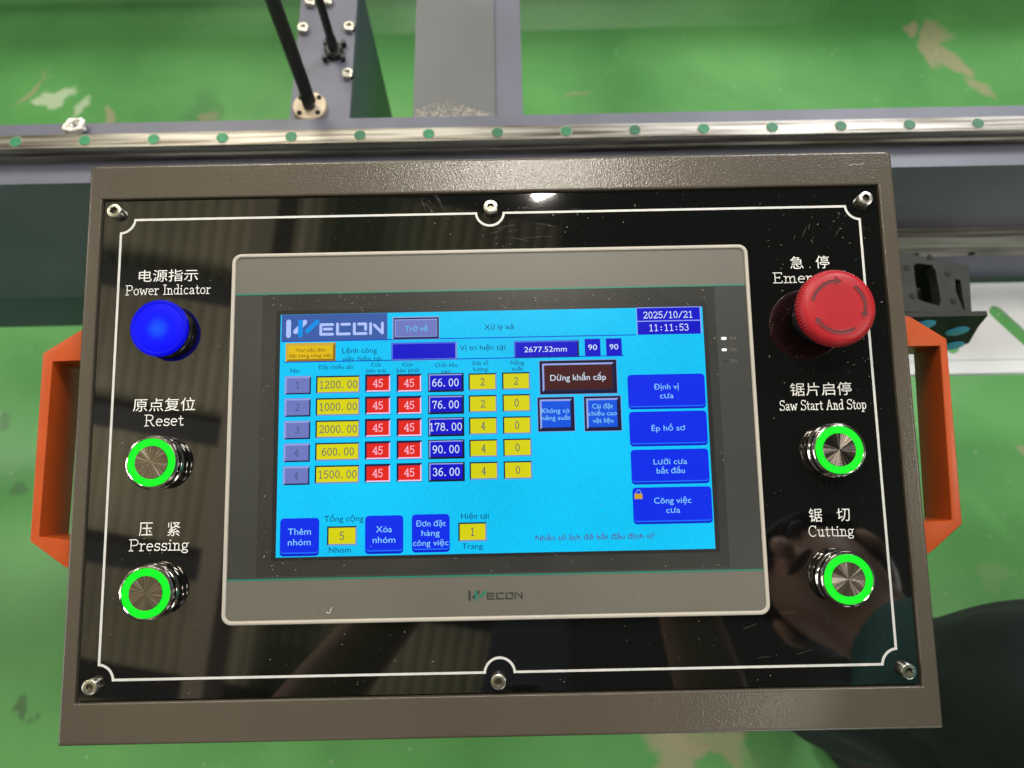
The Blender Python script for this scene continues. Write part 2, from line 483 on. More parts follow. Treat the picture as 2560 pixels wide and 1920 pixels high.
# thin serif letters as pen strokes: (advance, strokes); capitals are 1 high
PEN = {
 'P': (.70, [[(.12, 0), (.12, 1)], [(0, 1), (.38, 1)] + _arc(.38, .74, .21, .26, 90, -90, 10) + [(.12, .48)], [(0, 0), (.26, 0)]]),
 'R': (.76, [[(.12, 0), (.12, 1)], [(0, 1), (.36, 1)] + _arc(.36, .75, .2, .25, 90, -90, 10) + [(.12, .5)], [(0, 0), (.26, 0)], [(.34, .5), (.58, 0), (.68, 0)]]),
 'I': (.36, [[(.15, 0), (.15, 1)], [(.02, 0), (.28, 0)], [(.02, 1), (.28, 1)]]),
 'E': (.70, [[(.12, 0), (.12, 1)], [(0, 1), (.56, 1), (.56, .84)], [(.12, .52), (.42, .52)], [(.42, .61), (.42, .43)], [(0, 0), (.58, 0), (.58, .18)]]),
 'S': (.64, [_arc(.3, .76, .22, .24, 35, 250, 12) + _arc(.3, .26, .24, .26, 80, -150, 14), [(.53, 1), (.53, .82)], [(.06, .2), (.06, 0)]]),
 'A': (.76, [[(.07, 0), (.33, 1), (.60, 0)], [(.16, .34), (.50, .34)], [(-.02, 0), (.16, 0)], [(.48, 0), (.70, 0)]]),
 'C': (.72, [_arc(.36, .5, .3, .5, 48, 312, 20), [(.60, 1), (.60, .76)]]),
 'o': (.56, [_arc(.25, .31, .2, .31, 0, 360, 18)]),
 'w': (.80, [[(.05, .62), (.2, 0), (.36, .55), (.52, 0), (.67, .62)], [(-.03, .62), (.15, .62)], [(.58, .62), (.76, .62)]]),
 'e': (.54, [[(.06, .34), (.44, .34)] + _arc(.25, .31, .2, .31, 6, 305, 16)]),
 'r': (.46, [[(.12, 0), (.12, .62)], [(0, 0), (.27, 0)], [(0, .61), (.12, .62)], [(.12, .40), (.2, .55), (.3, .62), (.39, .57)]]),
 'n': (.58, [[(.12, 0), (.12, .62)], [(0, 0), (.24, 0)], [(0, .61), (.12, .62)], _n, [(.29, 0), (.52, 0)]]),
 'm': (.90, [[(.12, 0), (.12, .62)], [(0, 0), (.24, 0)], [(0, .61), (.12, .62)], _n, [(.30, 0), (.50, 0)], [(x + .30, y) for x, y in _n], [(.59, 0), (.82, 0)]]),
 'd': (.58, [_arc(.24, .31, .18, .31, 0, 360, 18), [(.42, .02), (.42, 1.02)], [(.29, 1.0), (.42, 1.02)], [(.42, .01), (.53, .02)]]),
 'i': (.34, [[(.14, 0), (.14, .62)], [(.02, 0), (.27, 0)], [(.02, .61), (.14, .62)], [(.14, .86), (.14, .88)]]),
 'c': (.52, [_arc(.26, .31, .2, .31, 45, 312, 16)]),
 'a': (.56, [[(.08, .5), (.14, .6), (.25, .62), (.35, .55), (.37, .42), (.37, .08), (.42, .01), (.49, .04)], [(.37, .36), (.2, .31), (.08, .2), (.07, .08), (.16, .0), (.28, .04), (.37, .14)]]),
 't': (.42, [[(.16, .86), (.16, .12), (.2, .02), (.28, .0), (.35, .06)], [(.02, .62), (.33, .62)]]),
 's': (.48, [_arc(.22, .46, .15, .16, 35, 250, 10) + _arc(.22, .16, .17, .16, 80, -150, 12), [(.38, .62), (.38, .5)], [(.05, .13), (.05, 0)]]),
 'g': (.54, [_arc(.22, .42, .16, .2, 0, 360, 16), _arc(.23, -.1, .2, .14, 0, 360, 16), [(.12, .25), (.09, .13), (.2, .05), (.36, .02)], [(.34, .56), (.48, .62)]]),
 'p': (.58, [[(.12, -.28), (.12, .62)], [(0, -.28), (.27, -.28)], [(0, .61), (.12, .62)], _arc(.29, .31, .17, .31, 0, 360, 18)]),
 'y': (.56, [[(.05, .62), (.25, 0)], [(.45, .62), (.2, -.2), (.12, -.28), (.04, -.24)], [(-.03, .62), (.15, .62)], [(.36, .62), (.53, .62)]]),
 'u': (.60, [[(0, .61), (.12, .62), (.12, .16), (.16, .04), (.25, 0), (.34, .06), (.41, .18)], [(.29, .61), (.41, .62), (.41, 0), (.53, .01)]]),
 '0': (.60, [_arc(.28, .5, .2, .5, 0, 360, 20)]),
 '1': (.60, [[(.13, .84), (.3, 1), (.3, 0)], [(.14, 0), (.46, 0)]]),
 '2': (.60, [_arc(.27, .73, .2, .27, 165, -25, 12) + [(.06, .02), (.5, .02), (.5, .16)]]),
 '3': (.60, [_arc(.25, .76, .18, .24, 155, -80, 12), _arc(.25, .27, .22, .27, 80, -155, 14)]),
 '4': (.60, [[(.4, 0), (.4, 1), (.04, .3), (.54, .3)], [(.28, 0), (.52, 0)]]),
 '5': (.60, [[(.48, 1), (.13, 1), (.1, .54)] + _arc(.26, .31, .21, .31, 125, -150, 14)]),
 '6': (.60, [_arc(.28, .3, .2, .3, 0, 360, 18), [(.08, .32), (.12, .68), (.25, .94), (.43, 1)]]),
 '7': (.60, [[(.08, .83), (.08, .98), (.5, .98), (.3, .4), (.25, 0)]]),
 '8': (.60, [_arc(.28, .76, .17, .24, 0, 360, 16), _arc(.28, .26, .21, .26, 0, 360, 18)]),
 '9': (.60, [_arc(.28, .7, .2, .3, 0, 360, 18), [(.48, .68), (.44, .32), (.31, .06), (.13, 0)]]),
 '.': (.60, [[(.14, .04), (.16, .04)]]), '/': (.60, [[(.06, -.02), (.5, 1.02)]]), ':': (.60, [[(.27, .15), (.29, .15)], [(.27, .6), (.29, .6)]]), ' ': (.34, []),
}

class Flat:
    """flat coloured shapes collected into one mesh (millimetres in, metres out)"""
    def __init__(self):
        self.v, self.f, self.mi, self.mats = [], [], [], []
    def m(self, mat):
        if mat not in self.mats:
            self.mats.append(mat)
        return self.mats.index(mat)
    def poly(self, pts, z, mat):
        k = len(self.v)
        self.v += [(x, y, z) for x, y in pts]
        self.f.append(tuple(range(k, k+len(pts)))); self.mi.append(self.m(mat))
        return self
    def rect(self, x0, x1, y0, y1, z, mat):
        if x0 > x1: x0, x1 = x1, x0
        if y0 > y1: y0, y1 = y1, y0
        return self.poly([(x0, y0), (x1, y0), (x1, y1), (x0, y1)], z, mat)
    def faces(self, vs_, fs, z, mat):
        k = len(self.v)
        self.v += [(x, y, z) for x, y in vs_]
        i = self.m(mat)
        for f in fs:
            self.f.append(tuple(j+k for j in f)); self.mi.append(i)
        return self
    def text(self, s, cx, base, z, mat, size=None, width=None, align='C', offset=0.0, spacing=1.0, xs=1.0, rot=0.0, shear=0.0, capfrom=None):
        vs_, fs = glyphs(s, offset, spacing)
        x0 = min(v[0] for v in vs_); x1 = max(v[0] for v in vs_)
        if size is None:
            size = width/(x1-x0)
        sx = size*xs
        if width is not None:
            sx = width/(x1-x0)
        off = {'C': (x0+x1)/2, 'L': x0, 'R': x1}[align]
        c, sn = math.cos(rot), math.sin(rot)
        out = []
        for x, y in vs_:
            X = (x-off)*sx + y*size*shear; Y = y*size
            out.append((cx + c*X - sn*Y, base + sn*X + c*Y))
        return self.faces(out, fs, z, mat)
    def stroke(self, a, b, w, z, mat, n=8):
        """capsule from a to b"""
        ax, ay = a; bx, by = b
        t = math.atan2(by-ay, bx-ax)
        pts = [(bx + w/2*math.cos(t - PI/2 + PI*i/n), by + w/2*math.sin(t - PI/2 + PI*i/n)) for i in range(n+1)]
        pts += [(ax + w/2*math.cos(t + PI/2 + PI*i/n), ay + w/2*math.sin(t + PI/2 + PI*i/n)) for i in range(n+1)]
        return self.poly(pts, z, mat)
    def pen(self, t_, x0, x1, base, cap, z, mat, weight=.085, rot=0.0):
        """thin serif writing fitted between x0 and x1 with the given capital height"""
        adv, items, lo, hi = 0.0, [], 1e9, -1e9
        for ch in t_:
            w_, sts = PEN[ch]
            for st in sts:
                q = [(adv + x, y) for x, y in st]
                items.append(q)
                lo = min(lo, min(p[0] for p in q)); hi = max(hi, max(p[0] for p in q))
            adv += w_
        k = (x1 - x0)/(hi - lo)
        c, sn, xm = math.cos(rot), math.sin(rot), (x0+x1)/2
        def tf(p):
            X, Y = x0 + (p[0]-lo)*k - xm, p[1]*cap
            return (xm + c*X - sn*Y, base + sn*X + c*Y)
        i = 0
        for q in items:
            for a, b in zip(q, q[1:]):
                self.stroke(tf(a), tf(b), cap*weight*(1.7 if len(q) == 2 and abs(a[0]-b[0]) + abs(a[1]-b[1]) < .03 else 1.0), z + .0015*(i % 7), mat, 4)
                i += 1
        return self
    def build(self, name, parent, dz=0.0):
        me = bpy.data.meshes.new(name)
        me.from_pydata([(x*.001, y*.001, (z+dz)*.001) for x, y, z in self.v], [], self.f)
        bm = bmesh.new(); bm.from_mesh(me)
        for f in bm.faces:
            if f.normal.z < 0:
                f.normal_flip()
        bm.to_mesh(me); bm.free()
        o = link(name, me, self.mats, parent)
        for p, i in zip(me.polygons, self.mi):
            p.material_index = i
        return o

# ================================================================== SETTING
def floor_material():
    m, nt, b = newmat('green_epoxy_floor')
    N, L = nt.nodes.new, nt.links.new
    tc = N('ShaderNodeTexCoord')
    n1 = N('ShaderNodeTexNoise'); n1.inputs['Scale'].default_value = 2.6; n1.inputs['Detail'].default_value = 8
    L(tc.outputs['Object'], n1.inputs['Vector'])
    r1 = N('ShaderNodeValToRGB')
    r1.color_ramp.elements[0].position = .32; r1.color_ramp.elements[0].color = (0.058, 0.205, 0.054, 1)
    r1.color_ramp.elements[1].position = .68; r1.color_ramp.elements[1].color = (0.102, 0.300, 0.082, 1)
    L(n1.outputs['Fac'], r1.inputs['Fac'])
    col = r1.outputs['Color']
    # long faint scuffs
    mp = N('ShaderNodeMapping'); mp.inputs['Rotation'].default_value = (0, 0, 0.9); mp.inputs['Scale'].default_value = (3, 40, 1)
    L(tc.outputs['Object'], mp.inputs['Vector'])
    n2 = N('ShaderNodeTexNoise'); n2.inputs['Scale'].default_value = 1.2; n2.inputs['Detail'].default_value = 4
    L(mp.outputs['Vector'], n2.inputs['Vector'])
    r2 = N('ShaderNodeMapRange'); r2.inputs['From Min'].default_value = .68; r2.inputs['From Max'].default_value = .80; r2.inputs['To Max'].default_value = .45
    L(n2.outputs['Fac'], r2.inputs['Value'])
    def mix(fac, a, colour):
        x = N('ShaderNodeMix'); x.data_type = 'RGBA'
        L(fac, x.inputs['Factor']); L(a, x.inputs['A']); x.inputs['B'].default_value = colour
        return x.outputs['Result']
    col = mix(r2.outputs['Result'], col, (0.21, 0.36, 0.17, 1))
    # worn patches, each with its own place, size, turn and colour
    dn = N('ShaderNodeTexNoise'); dn.inputs['Scale'].default_value = 11; dn.inputs['Detail'].default_value = 5
    L(tc.outputs['Object'], dn.inputs['Vector'])
    dsub = N('ShaderNodeVectorMath'); dsub.operation = 'SUBTRACT'; dsub.inputs[1].default_value = (.5, .5, .5)
    L(dn.outputs['Color'], dsub.inputs[0])
    dsc = N('ShaderNodeVectorMath'); dsc.operation = 'SCALE'; dsc.inputs['Scale'].default_value = 0.16
    L(dsub.outputs['Vector'], dsc.inputs[0])
    dadd = N('ShaderNodeVectorMath'); dadd.operation = 'ADD'
    L(tc.outputs['Object'], dadd.inputs[0]); L(dsc.outputs['Vector'], dadd.inputs[1])
    for (x, y, rx, ry, ang, c, k) in STAINS:
        mp = N('ShaderNodeMapping'); mp.vector_type = 'TEXTURE'
        mp.inputs['Location'].default_value = (x, y, 0)
        mp.inputs['Rotation'].default_value = (0, 0, ang)
        mp.inputs['Scale'].default_value = (rx, ry, 1)
        L(dadd.outputs['Vector'], mp.inputs['Vector'])
        ln = N('ShaderNodeVectorMath'); ln.operation = 'LENGTH'
        L(mp.outputs['Vector'], ln.inputs[0])
        mr = N('ShaderNodeMapRange'); mr.inputs['From Min'].default_value = 1.0; mr.inputs['From Max'].default_value = .72
        mr.inputs['To Min'].default_value = 0; mr.inputs['To Max'].default_value = k
        L(ln.outputs['Value'], mr.inputs['Value'])
        col = mix(mr.outputs['Result'], col, (*c, 1))
    # grit
    v = N('ShaderNodeTexVoronoi'); v.inputs['Scale'].default_value = 26
    L(tc.outputs['Object'], v.inputs['Vector'])
    lt = N('ShaderNodeMath'); lt.operation = 'LESS_THAN'; lt.inputs[1].default_value = 0.045
    L(v.outputs['Distance'], lt.inputs[0])
    col = mix(lt.outputs[0], col, (0.40, 0.46, 0.34, 1))
    L(col, b.inputs['Base Color'])
    rr = N('ShaderNodeMapRange'); rr.inputs['To Min'].default_value = .16; rr.inputs['To Max'].default_value = .42
    L(n1.outputs['Fac'], rr.inputs['Value'])
    L(rr.outputs['Result'], b.inputs['Roughness'])
    return m

TAN = (0.30, 0.235, 0.155); PALE = (0.36, 0.44, 0.28); DIRT = (0.05, 0.10, 0.045)
STAINS = [(1.080, 1.201, 0.075, 0.035, -0.75, TAN, 0.68),
          (1.063, 1.281, 0.035, 0.050, 0.20, TAN, 0.62),
          (1.003, 1.295, 0.020, 0.030, 0.20, TAN, 0.70),
          (1.123, 1.117, 0.055, 0.020, -0.60, TAN, 0.60),
          (-1.125, 1.164, 0.050, 0.012, 0.90, TAN, 0.62),
          (-1.066, 1.151, 0.050, 0.022, 0.30, PALE, 0.90),
          (-0.991, 1.132, 0.020, 0.028, -0.40, PALE, 0.80),
          (-0.925, 1.101, 0.014, 0.034, 0.50, TAN, 0.68),
          (-0.693, 1.084, 0.020, 0.025, 0.00, TAN, 0.60),
          (0.283, -0.284, 0.055, 0.100, 0.10, TAN, 0.68),
          (0.334, -0.260, 0.090, 0.030, -0.30, TAN, 0.62),
          (-1.000, 0.334, 0.030, 0.040, 0.00, DIRT, 0.60),
          (-0.954, 0.187, 0.025, 0.030, 0.00, DIRT, 0.60),
          (-0.849, -0.173, 0.012, 0.020, 0.50, DIRT, 0.80),
          (-0.699, 1.096, 0.050, 0.070, 0.00, DIRT, 0.30),
          (0.809, 0.889, 0.020, 0.015, 0.00, TAN, 0.50),
          (0.520, 1.137, 0.120, 0.014, -0.50, DIRT, 0.12),
          (0.187, 1.127, 0.030, 0.010, 0.00, TAN, 0.40),
          (1.008, 0.251, 0.020, 0.025, 0.00, TAN, 0.60),
          (0.897, -0.000, 0.030, 0.020, 0.00, TAN, 0.12)]
bm = bmesh.new()
v, f = bm_box(bm, -9, 9, -7, 11, -0.1, 0.0)
floor = from_bm('floor', bm, floor_material())
floor['kind'] = 'structure'

# roof seen only as a reflection in the glossy plate
bm = bmesh.new()
rows = []
x = -8.0
prof = []
while x < 0.25:
    for dx, dz in ((0, 0), (.030, .006), (.045, .016), (.060, .006)):
        prof.append((x + dx, dz))
    x += .090
for y in (-6, 9):
    rows.append([bm.verts.new((px, y, 5.6 + pz)) for px, pz in prof])
for i in range(len(prof)-1):
    bm.faces.new((rows[0][i], rows[0][i+1], rows[1][i+1], rows[1][i]))
for i, y in enumerate((-5.2, -4.0, -2.85, -1.95, -1.05, -0.15, 0.75, 1.7, 2.9, 4.0)):
    bm_box(bm, -8, 0.25, y, y + .15, 5.40, 5.58, 1)
for x in (-5.4, -1.55):
    bm_box(bm, x, x + .13, -6, 9, 4.95, 5.33, 2)
for vv in bm.verts:
    a_ = -.20
    vv.co.x, vv.co.y = vv.co.x*math.cos(a_) - vv.co.y*math.sin(a_), vv.co.x*math.sin(a_) + vv.co.y*math.cos(a_)
roof = from_bm('roof', bm, [M['roof'], M['purlin'], M['rafter']])
roof['kind'] = 'structure'
bm = bmesh.new()
bm_box(bm, 0.30, 8, -6, 9, 4.6, 4.8)  # unseen dark slab, added so the plate's right half reflects dark
mz = from_bm('reflection_slab', bm, M['slab'])
mz['kind'] = 'structure'

# ================================================================== MACHINE BED (behind and below the control box)
bed = thing('saw_machine_bed', 'long slate grey machine bed carrying a steel guide rail with green plugs', 'machine bed', (0, 0.318, 0))
BY = 0.318
def bedpart(name, fn, mats, parent=None, bv=None, auto=None):
    bm = bmesh.new()
    fn(bm)
    if bv:
        bevel(bm, bv)
    for vv in bm.verts:
        vv.co.y -= BY
    return from_bm(name, bm, mats, parent or bed, autosmooth=auto)

XL, XR = -1.9, 1.9
def fn(bm): bm_box(bm, XL, XR, .2865, .3505, .646, .866)
beam = bedpart('bed_beam', fn, M['machine'], bv=.003, auto=.6)
def fn(bm): bm_box(bm, XL, XR, .2955, .342, .646-.10, .6455)
bedpart('lower_flange', fn, M['machine_dark'])

def rail_material(name):
    m, nt, b = newmat(name)
    N, L = nt.nodes.new, nt.links.new
    tc = N('ShaderNodeTexCoord')
    mp = N('ShaderNodeMapping'); mp.inputs['Scale'].default_value = (9, 260, 120)
    L(tc.outputs['Object'], mp.inputs['Vector'])
    n = N('ShaderNodeTexNoise'); n.inputs['Scale'].default_value = 1; n.inputs['Detail'].default_value = 5
    L(mp.outputs['Vector'], n.inputs['Vector'])
    r = N('ShaderNodeValToRGB')
    r.color_ramp.elements[0].position = .35; r.color_ramp.elements[0].color = (0.075, 0.064, 0.050, 1)
    r.color_ramp.elements[1].position = .62; r.color_ramp.elements[1].color = (0.30, 0.285, 0.255, 1)
    L(n.outputs['Fac'], r.inputs['Fac'])
    b.inputs['Metallic'].default_value = .85
    L(r.outputs['Color'], b.inputs['Base Color'])
    mr = N('ShaderNodeMapRange'); mr.inputs['To Min'].default_value = .26; mr.inputs['To Max'].default_value = .5
    L(n.outputs['Fac'], mr.inputs['Value'])
    L(mr.outputs['Result'], b.inputs['Roughness'])
    return m
M['rail'] = rail_material('guide_rail_steel')

def rail_mesh(bm, cy, z0, w, h, x0, x1):
    """a profiled guide rail along x: chamfered head, side grooves, wide foot"""
    p = [(-.5, 0), (-.5, .34), (-.40, .42), (-.40, .58), (-.5, .68), (-.5, .86), (-.42, 1), (.42, 1), (.5, .86), (.5, .68), (.40, .58), (.40, .42), (.5, .34), (.5, 0)]
    a = [bm.verts.new((x0, cy + q*w, z0 + s*h)) for q, s in p]
    b = [bm.verts.new((x1, cy + q*w, z0 + s*h)) for q, s in p]
    n = len(p)
    for i in range(n):
        bm.faces.new((a[i], a[(i+1) % n], b[(i+1) % n], b[i]))
    bm.faces.new(a); bm.faces.new(list(reversed(b)))
def fn(bm): rail_mesh(bm, .3165, .8665, .0165, .0185, XL, XR)
def fn(bm): bm_box(bm, XL, XR, 1.38, 1.50, .20, .46)
bedpart('shade_beam', fn, M['machine_dark'], bv=.003)  # unseen beam added to throw a shadow band on the far floor
def fn(bm): rail_mesh(bm, .3165, .8665, .0165, .0185, XL, XR)
rail = bedpart('guide_rail', fn, M['rail'])
ph = None
for i in range(-22, 31):
    x = -0.4179 + i*.060
    if not (XL < x < XR):
        continue
    if ph is None:
        bm = bmesh.new()
        bm_lathe(bm, [(.0056, 0), (.0056, .0003)], 24, mi=1)
        bm_lathe(bm, [(.0051, .0002), (.0051, .0006), (.0044, .0009)], 24, mi=0)
        ph = from_bm('rail_plug', bm, [M['plug'], M['plug_halo']], rail)
        ph0 = ph
    else:
        ph = ph0.copy(); COL.objects.link(ph); ph.parent = rail
    ph.location = (x, .3165 - BY, .8851)

# second rail on the front face, at the right only
def fn(bm):
    bm_box(bm, .20, XR, .2745, .286, .742, .764)
    bm_box(bm, .20, XR, .2765, .286, .730, .7415)
    bm_box(bm, .20, XR, .2800, .286, .714, .7295)
r2 = bedpart('side_rail', fn, M['rail'], bv=.0012)
for i in range(13):
    x = .385 + i*.060
    bm = bmesh.new()
    bm_lathe(bm, [(.0032, 0), (.0032, .0005)], 16)
    for vv in bm.verts:
        vv.co = Vector((vv.co.x + x, .2798 - vv.co.z - BY, vv.co.y + .7185))
    from_bm('screw_hole', bm, M['hole'], r2)

# lint caught on the rail
bm = bmesh.new()
lx, ly, lz = (-0.3789, 0.3430, 0.8670)
for k in range(5):
    pts = []
    a0 = random.uniform(0, 6)
    for j in range(9):
        a = a0 + j*.7
        pts.append((lx + .007*math.cos(a) + random.uniform(-.003, .003), ly + .0055*math.sin(a) + random.uniform(-.002, .002), lz + .003 + .001*k))
    bm_tube(bm, pts, .0016, 8)
o = from_bm('lint_tuft', bm, M['fluff'], None, smooth=True)
set_props(o, label='small tuft of white lint caught behind the guide rail', category='lint')

# cross beam running away from the viewer
cb = thing('cross_beam', 'wide flat slate grey beam running away behind the guide rail', 'beam', (-.03, .46, 0))
def cpart(name, boxes, mats, bv=.002):
    bm = bmesh.new()
    for bx in boxes:
        bm_box(bm, *bx)
    if bv:
        bevel(bm, bv)
    for vv in bm.verts:
        vv.co.x += .03; vv.co.y -= .46
    return from_bm(name, bm, mats, cb, autosmooth=.6)
cpart('top_plate', [(-.0775, .0, .3515, 2.2, .838, .850)], M['machine_grey'], .0015)
cpart('side_web', [(-.0775, -.0725, .3515, 2.2, .70, .8375)], M['machine_dark'], 0)
cpart('side_rail', [(.0003, .026, .3515, 2.2, .815, .8455)], M['machine'], .0035)
# bare metal where the paint is rubbed off along the joint: a spray of small chips thinning away from it
rnd = random.Random(3)
bm = bmesh.new()
for k in range(900):
    x = rnd.uniform(-.075, -.002)
    d_ = rnd.random()**1.9*(.020 + .008*math.sin((x + .075)*60)) 
    r_ = rnd.uniform(.0005, .0017)*(1.25 - d_*28)
    if r_ < .0003 or not (-.0765 < x - r_ and x + r_ < -.0008):
        continue
    a0 = rnd.uniform(0, 6)
    ring = [(x + .03 + r_*rnd.uniform(.6, 1.3)*math.cos(a0 + q*PI/3), .3525 + r_ + d_ - .46 + r_*rnd.uniform(.5, 1.1)*math.sin(a0 + q*PI/3), .8502 + k*2e-7) for q in range(6)]
    bm.faces.new([bm.verts.new(p) for p in ring])
pt = from_bm('bare_patch', bm, M['worn'], cb)
pt['kind'] = 'stuff'

# column with bolts
colm = thing('bracket_column', 'tall narrow slate grey bracket with silver bolts beside two black rods', 'bracket', (-.165, .45, 0))
def kpart(name, bm, mats, parent=None, auto=.6, loc=None):
    for vv in bm.verts:
        vv.co.x += .165; vv.co.y -= .45
    return from_bm(name, bm, mats, parent or colm, autosmooth=auto)
bm = bmesh.new(); bm_box(bm, -.193, -.1375, .3515, .545, .0, .8395); bevel(bm, .001)
kpart('column_body', bm, M['machine_dark'])
bm = bmesh.new(); bm_box(bm, -.1935, -.137, .3515, .5455, .840, .850); bevel(bm, .0012)
kpart('top_plate', bm, M['machine'])
for (bx, by) in [(-0.1875, 0.4699), (-0.1424, 0.4703), (-0.1408, 0.4130), (-0.1829, 0.5039), (-0.1658, 0.5046)]:
    bm = bmesh.new()
    bm_lathe(bm, [(.0058, .8502), (.0058, .8548), (.0050, .8556), (.0030, .8556), (.0028, .8530)], 24, bx, by)
    kpart('bolt', bm, M['bolt'])

def rod(name, label, base, top, r, flange, four, stripe):
    t = thing(name, label, 'rod', (base[0], base[1], .8502))
    bx, by = base
    bm = bmesh.new()
    if flange == 'cream':
        bm_lathe(bm, [(.0160, 0), (.0160, .0045), (.0150, .0055)], 40)
        fl = from_bm('flange', bm, M['cream'], t, autosmooth=.6)
    else:
        bm_lathe(bm, [(.0092, 0), (.0092, .006), (.0075, .008)], 32)
        fl = from_bm('flange', bm, M['black_metal'], t, autosmooth=.6)
    for k in range(4):
        a = PI/4 + k*PI/2
        R_ = .0122 if flange == 'cream' else .0125
        bm = bmesh.new()
        bm_lathe(bm, [(.0024, .0002), (.0024, .0063)], 16, R_*math.cos(a), R_*math.sin(a))
        from_bm('flange_bolt', bm, M['hole'] if flange == 'cream' else M['black_metal'], fl)
    bm = bmesh.new()
    bm_lathe(bm, [(r*1.25, .005), (r*1.25, .020), (r*1.1, .022)], 32)
    from_bm('collar', bm, M['black_metal'], t, autosmooth=.6)
    d = Vector(top) - Vector((bx, by, .8502))
    bm = bmesh.new()
    bm_tube(bm, [(0, 0, .006), d*.5, d], r, 24)
    from_bm('shaft', bm, M['black_metal'], t, autosmooth=.9)
    if stripe:
        bm = bmesh.new()
        s = Vector((r*1.15, -.0005, 0))
        bm_tube(bm, [s + Vector((0, 0, .012)), d*.5 + s, d + s], r*.62, 18)
        from_bm('side_tube', bm, M['black_metal'], t, autosmooth=.9)
    return t
rod('guide_rod', 'thick black double rod rising from a pale round flange', (-0.1741, 0.3748), (-0.1701, 0.3768, 1.36), 0.0046, 'cream', True, True)
rod('guide_rod', 'thinner black rod rising from a black four-lobed foot on the bracket', (-0.1552, 0.4408), (-0.1512, 0.4428, 1.36), 0.0040, 'black', True, False)

# ================================================================== BLACK HOUSING AND WHITE PLATE (right)
hz = thing('black_end_bracket', 'black cast housing with openings and sky blue round plugs beside the orange handle', 'housing', (.36, .17, .80))
def hpart(name, bm, mats, parent=None, auto=.6):
    for vv in bm.verts:
        vv.co -= Vector((.36, .17, .80))
    return from_bm(name, bm, mats, parent or hz, autosmooth=auto)
TOPQ = [(0.3033, 0.1409), (0.3791, 0.1382), (0.3863, 0.1802), (0.3140, 0.1990)]
WINS = [[(0.3383, 0.1513), (0.3428, 0.1486), (0.3544, 0.1445), (0.3568, 0.1487), (0.3584, 0.1766), (0.3563, 0.1815), (0.3444, 0.1835), (0.3412, 0.1814)], [(0.3706, 0.1566), (0.3728, 0.1415), (0.3743, 0.1398), (0.3744, 0.1432), (0.3767, 0.1674), (0.3724, 0.1683)]]
HOLES = [(0.3353, 0.1793), (0.3346, 0.1539), (0.3675, 0.1728), (0.3669, 0.1485), (0.3558, 0.1886)]

bx0_, bx1_, byb, byf, bz = 0.2434, 0.3784, 0.1814, 0.1380, 0.8800
wa0, wa1, wb0, wb1, wy0, wy1 = 0.3414, 0.3543, 0.3715, 0.3734, 0.1470, 0.1774
# top casting: one plate with two openings
def loop2(bm, pts, z):
    v_ = [bm.verts.new((x, y, z)) for x, y in pts]
    return [bm.edges.new((v_[i], v_[(i+1) % len(v_)])) for i in range(len(v_))]
bm = bmesh.new()
ed = loop2(bm, TOPQ, bz)
for wn in WINS:
    ed += loop2(bm, wn, bz)
bmesh.ops.triangle_fill(bm, use_beauty=True, edges=ed)
r_ = bmesh.ops.extrude_face_region(bm, geom=bm.faces[:])
for g_ in r_['geom']:
    if isinstance(g_, bmesh.types.BMVert):
        g_.co.z -= .012
hpart('top_casting', bm, M['black_housing'])
bm = bmesh.new()
bm_prism(bm, [(TOPQ[1][0]-.0045, TOPQ[1][1]), (TOPQ[1][0]-.0005, TOPQ[1][1]), (TOPQ[2][0]-.0005, TOPQ[2][1]-.0005), (TOPQ[2][0]-.0045, TOPQ[2][1]-.0005)], bz-.070, bz-.0122)
bm_prism(bm, [(TOPQ[3][0]+.0005, TOPQ[3][1]-.0045), (TOPQ[2][0]-.005, TOPQ[2][1]-.0045), (TOPQ[2][0]-.005, TOPQ[2][1]-.0005), (TOPQ[3][0]+.0005, TOPQ[3][1]-.0005)], bz-.070, bz-.0122)
bm_box(bm, bx0_+.0005, bx1_-.006, byf+.021, byb-.006, bz-.074, bz-.0702)
hpart('side_wall', bm, M['black_housing'])
bm = bmesh.new()
bm_tube(bm, [(wa0+.002, wy1-.008, bz-.018), ((wa0+wa1)/2, (wy0+wy1)/2+.004, bz-.014), (wa1-.004, wy0+.006, bz-.026), (wa1-.002, wy0, bz-.042)], .0030, 12)
hpart('inner_cable', bm, M['black_metal'], auto=.9)
for sx, sy in HOLES:
    if True:
        bm = bmesh.new()
        bm_lathe(bm, [(.0024, bz+.0001), (.0024, bz+.0006)], 14, sx, sy)
        hpart('screw_hole', bm, M['hole'])
# octagonal front plate
pts = [(0.3893, 0.8830), (0.3947, 0.8614), (0.4076, 0.8255), (0.4032, 0.8140), (0.3482, 0.8100), (0.2284, 0.8255), (0.2234, 0.8614), (0.2284, 0.8830)]
bm = bmesh.new()
a = [bm.verts.new((x, byf-.004, z)) for x, z in pts]
b = [bm.verts.new((x, byf, z)) for x, z in pts]
bm.faces.new(a); bm.faces.new(list(reversed(b)))
for i in range(len(pts)):
    bm.faces.new((a[i], a[(i+1) % len(pts)], b[(i+1) % len(pts)], b[i]))
bevel(bm, .001)
hpart('front_plate', bm, M['black_housing'])
for (x, z) in [(0.3816, 0.8532), (0.3963, 0.8207), (0.3463, 0.8677), (0.3463, 0.8207)]:
    bm = bmesh.new()
    bm_lathe(bm, [(.0088, 0), (.0088, .0006), (.0080, .0010)], 28)
    for vv in bm.verts:
        vv.co = Vector((vv.co.x + x, byf - .0041 - vv.co.z, vv.co.y + z))
    hpart('round_plug', bm, M['blue_plug'])


wp = thing('slotted_plate', 'white sheet metal tray with slanted slots behind the right handle', 'tray', (.62, .23, .65))

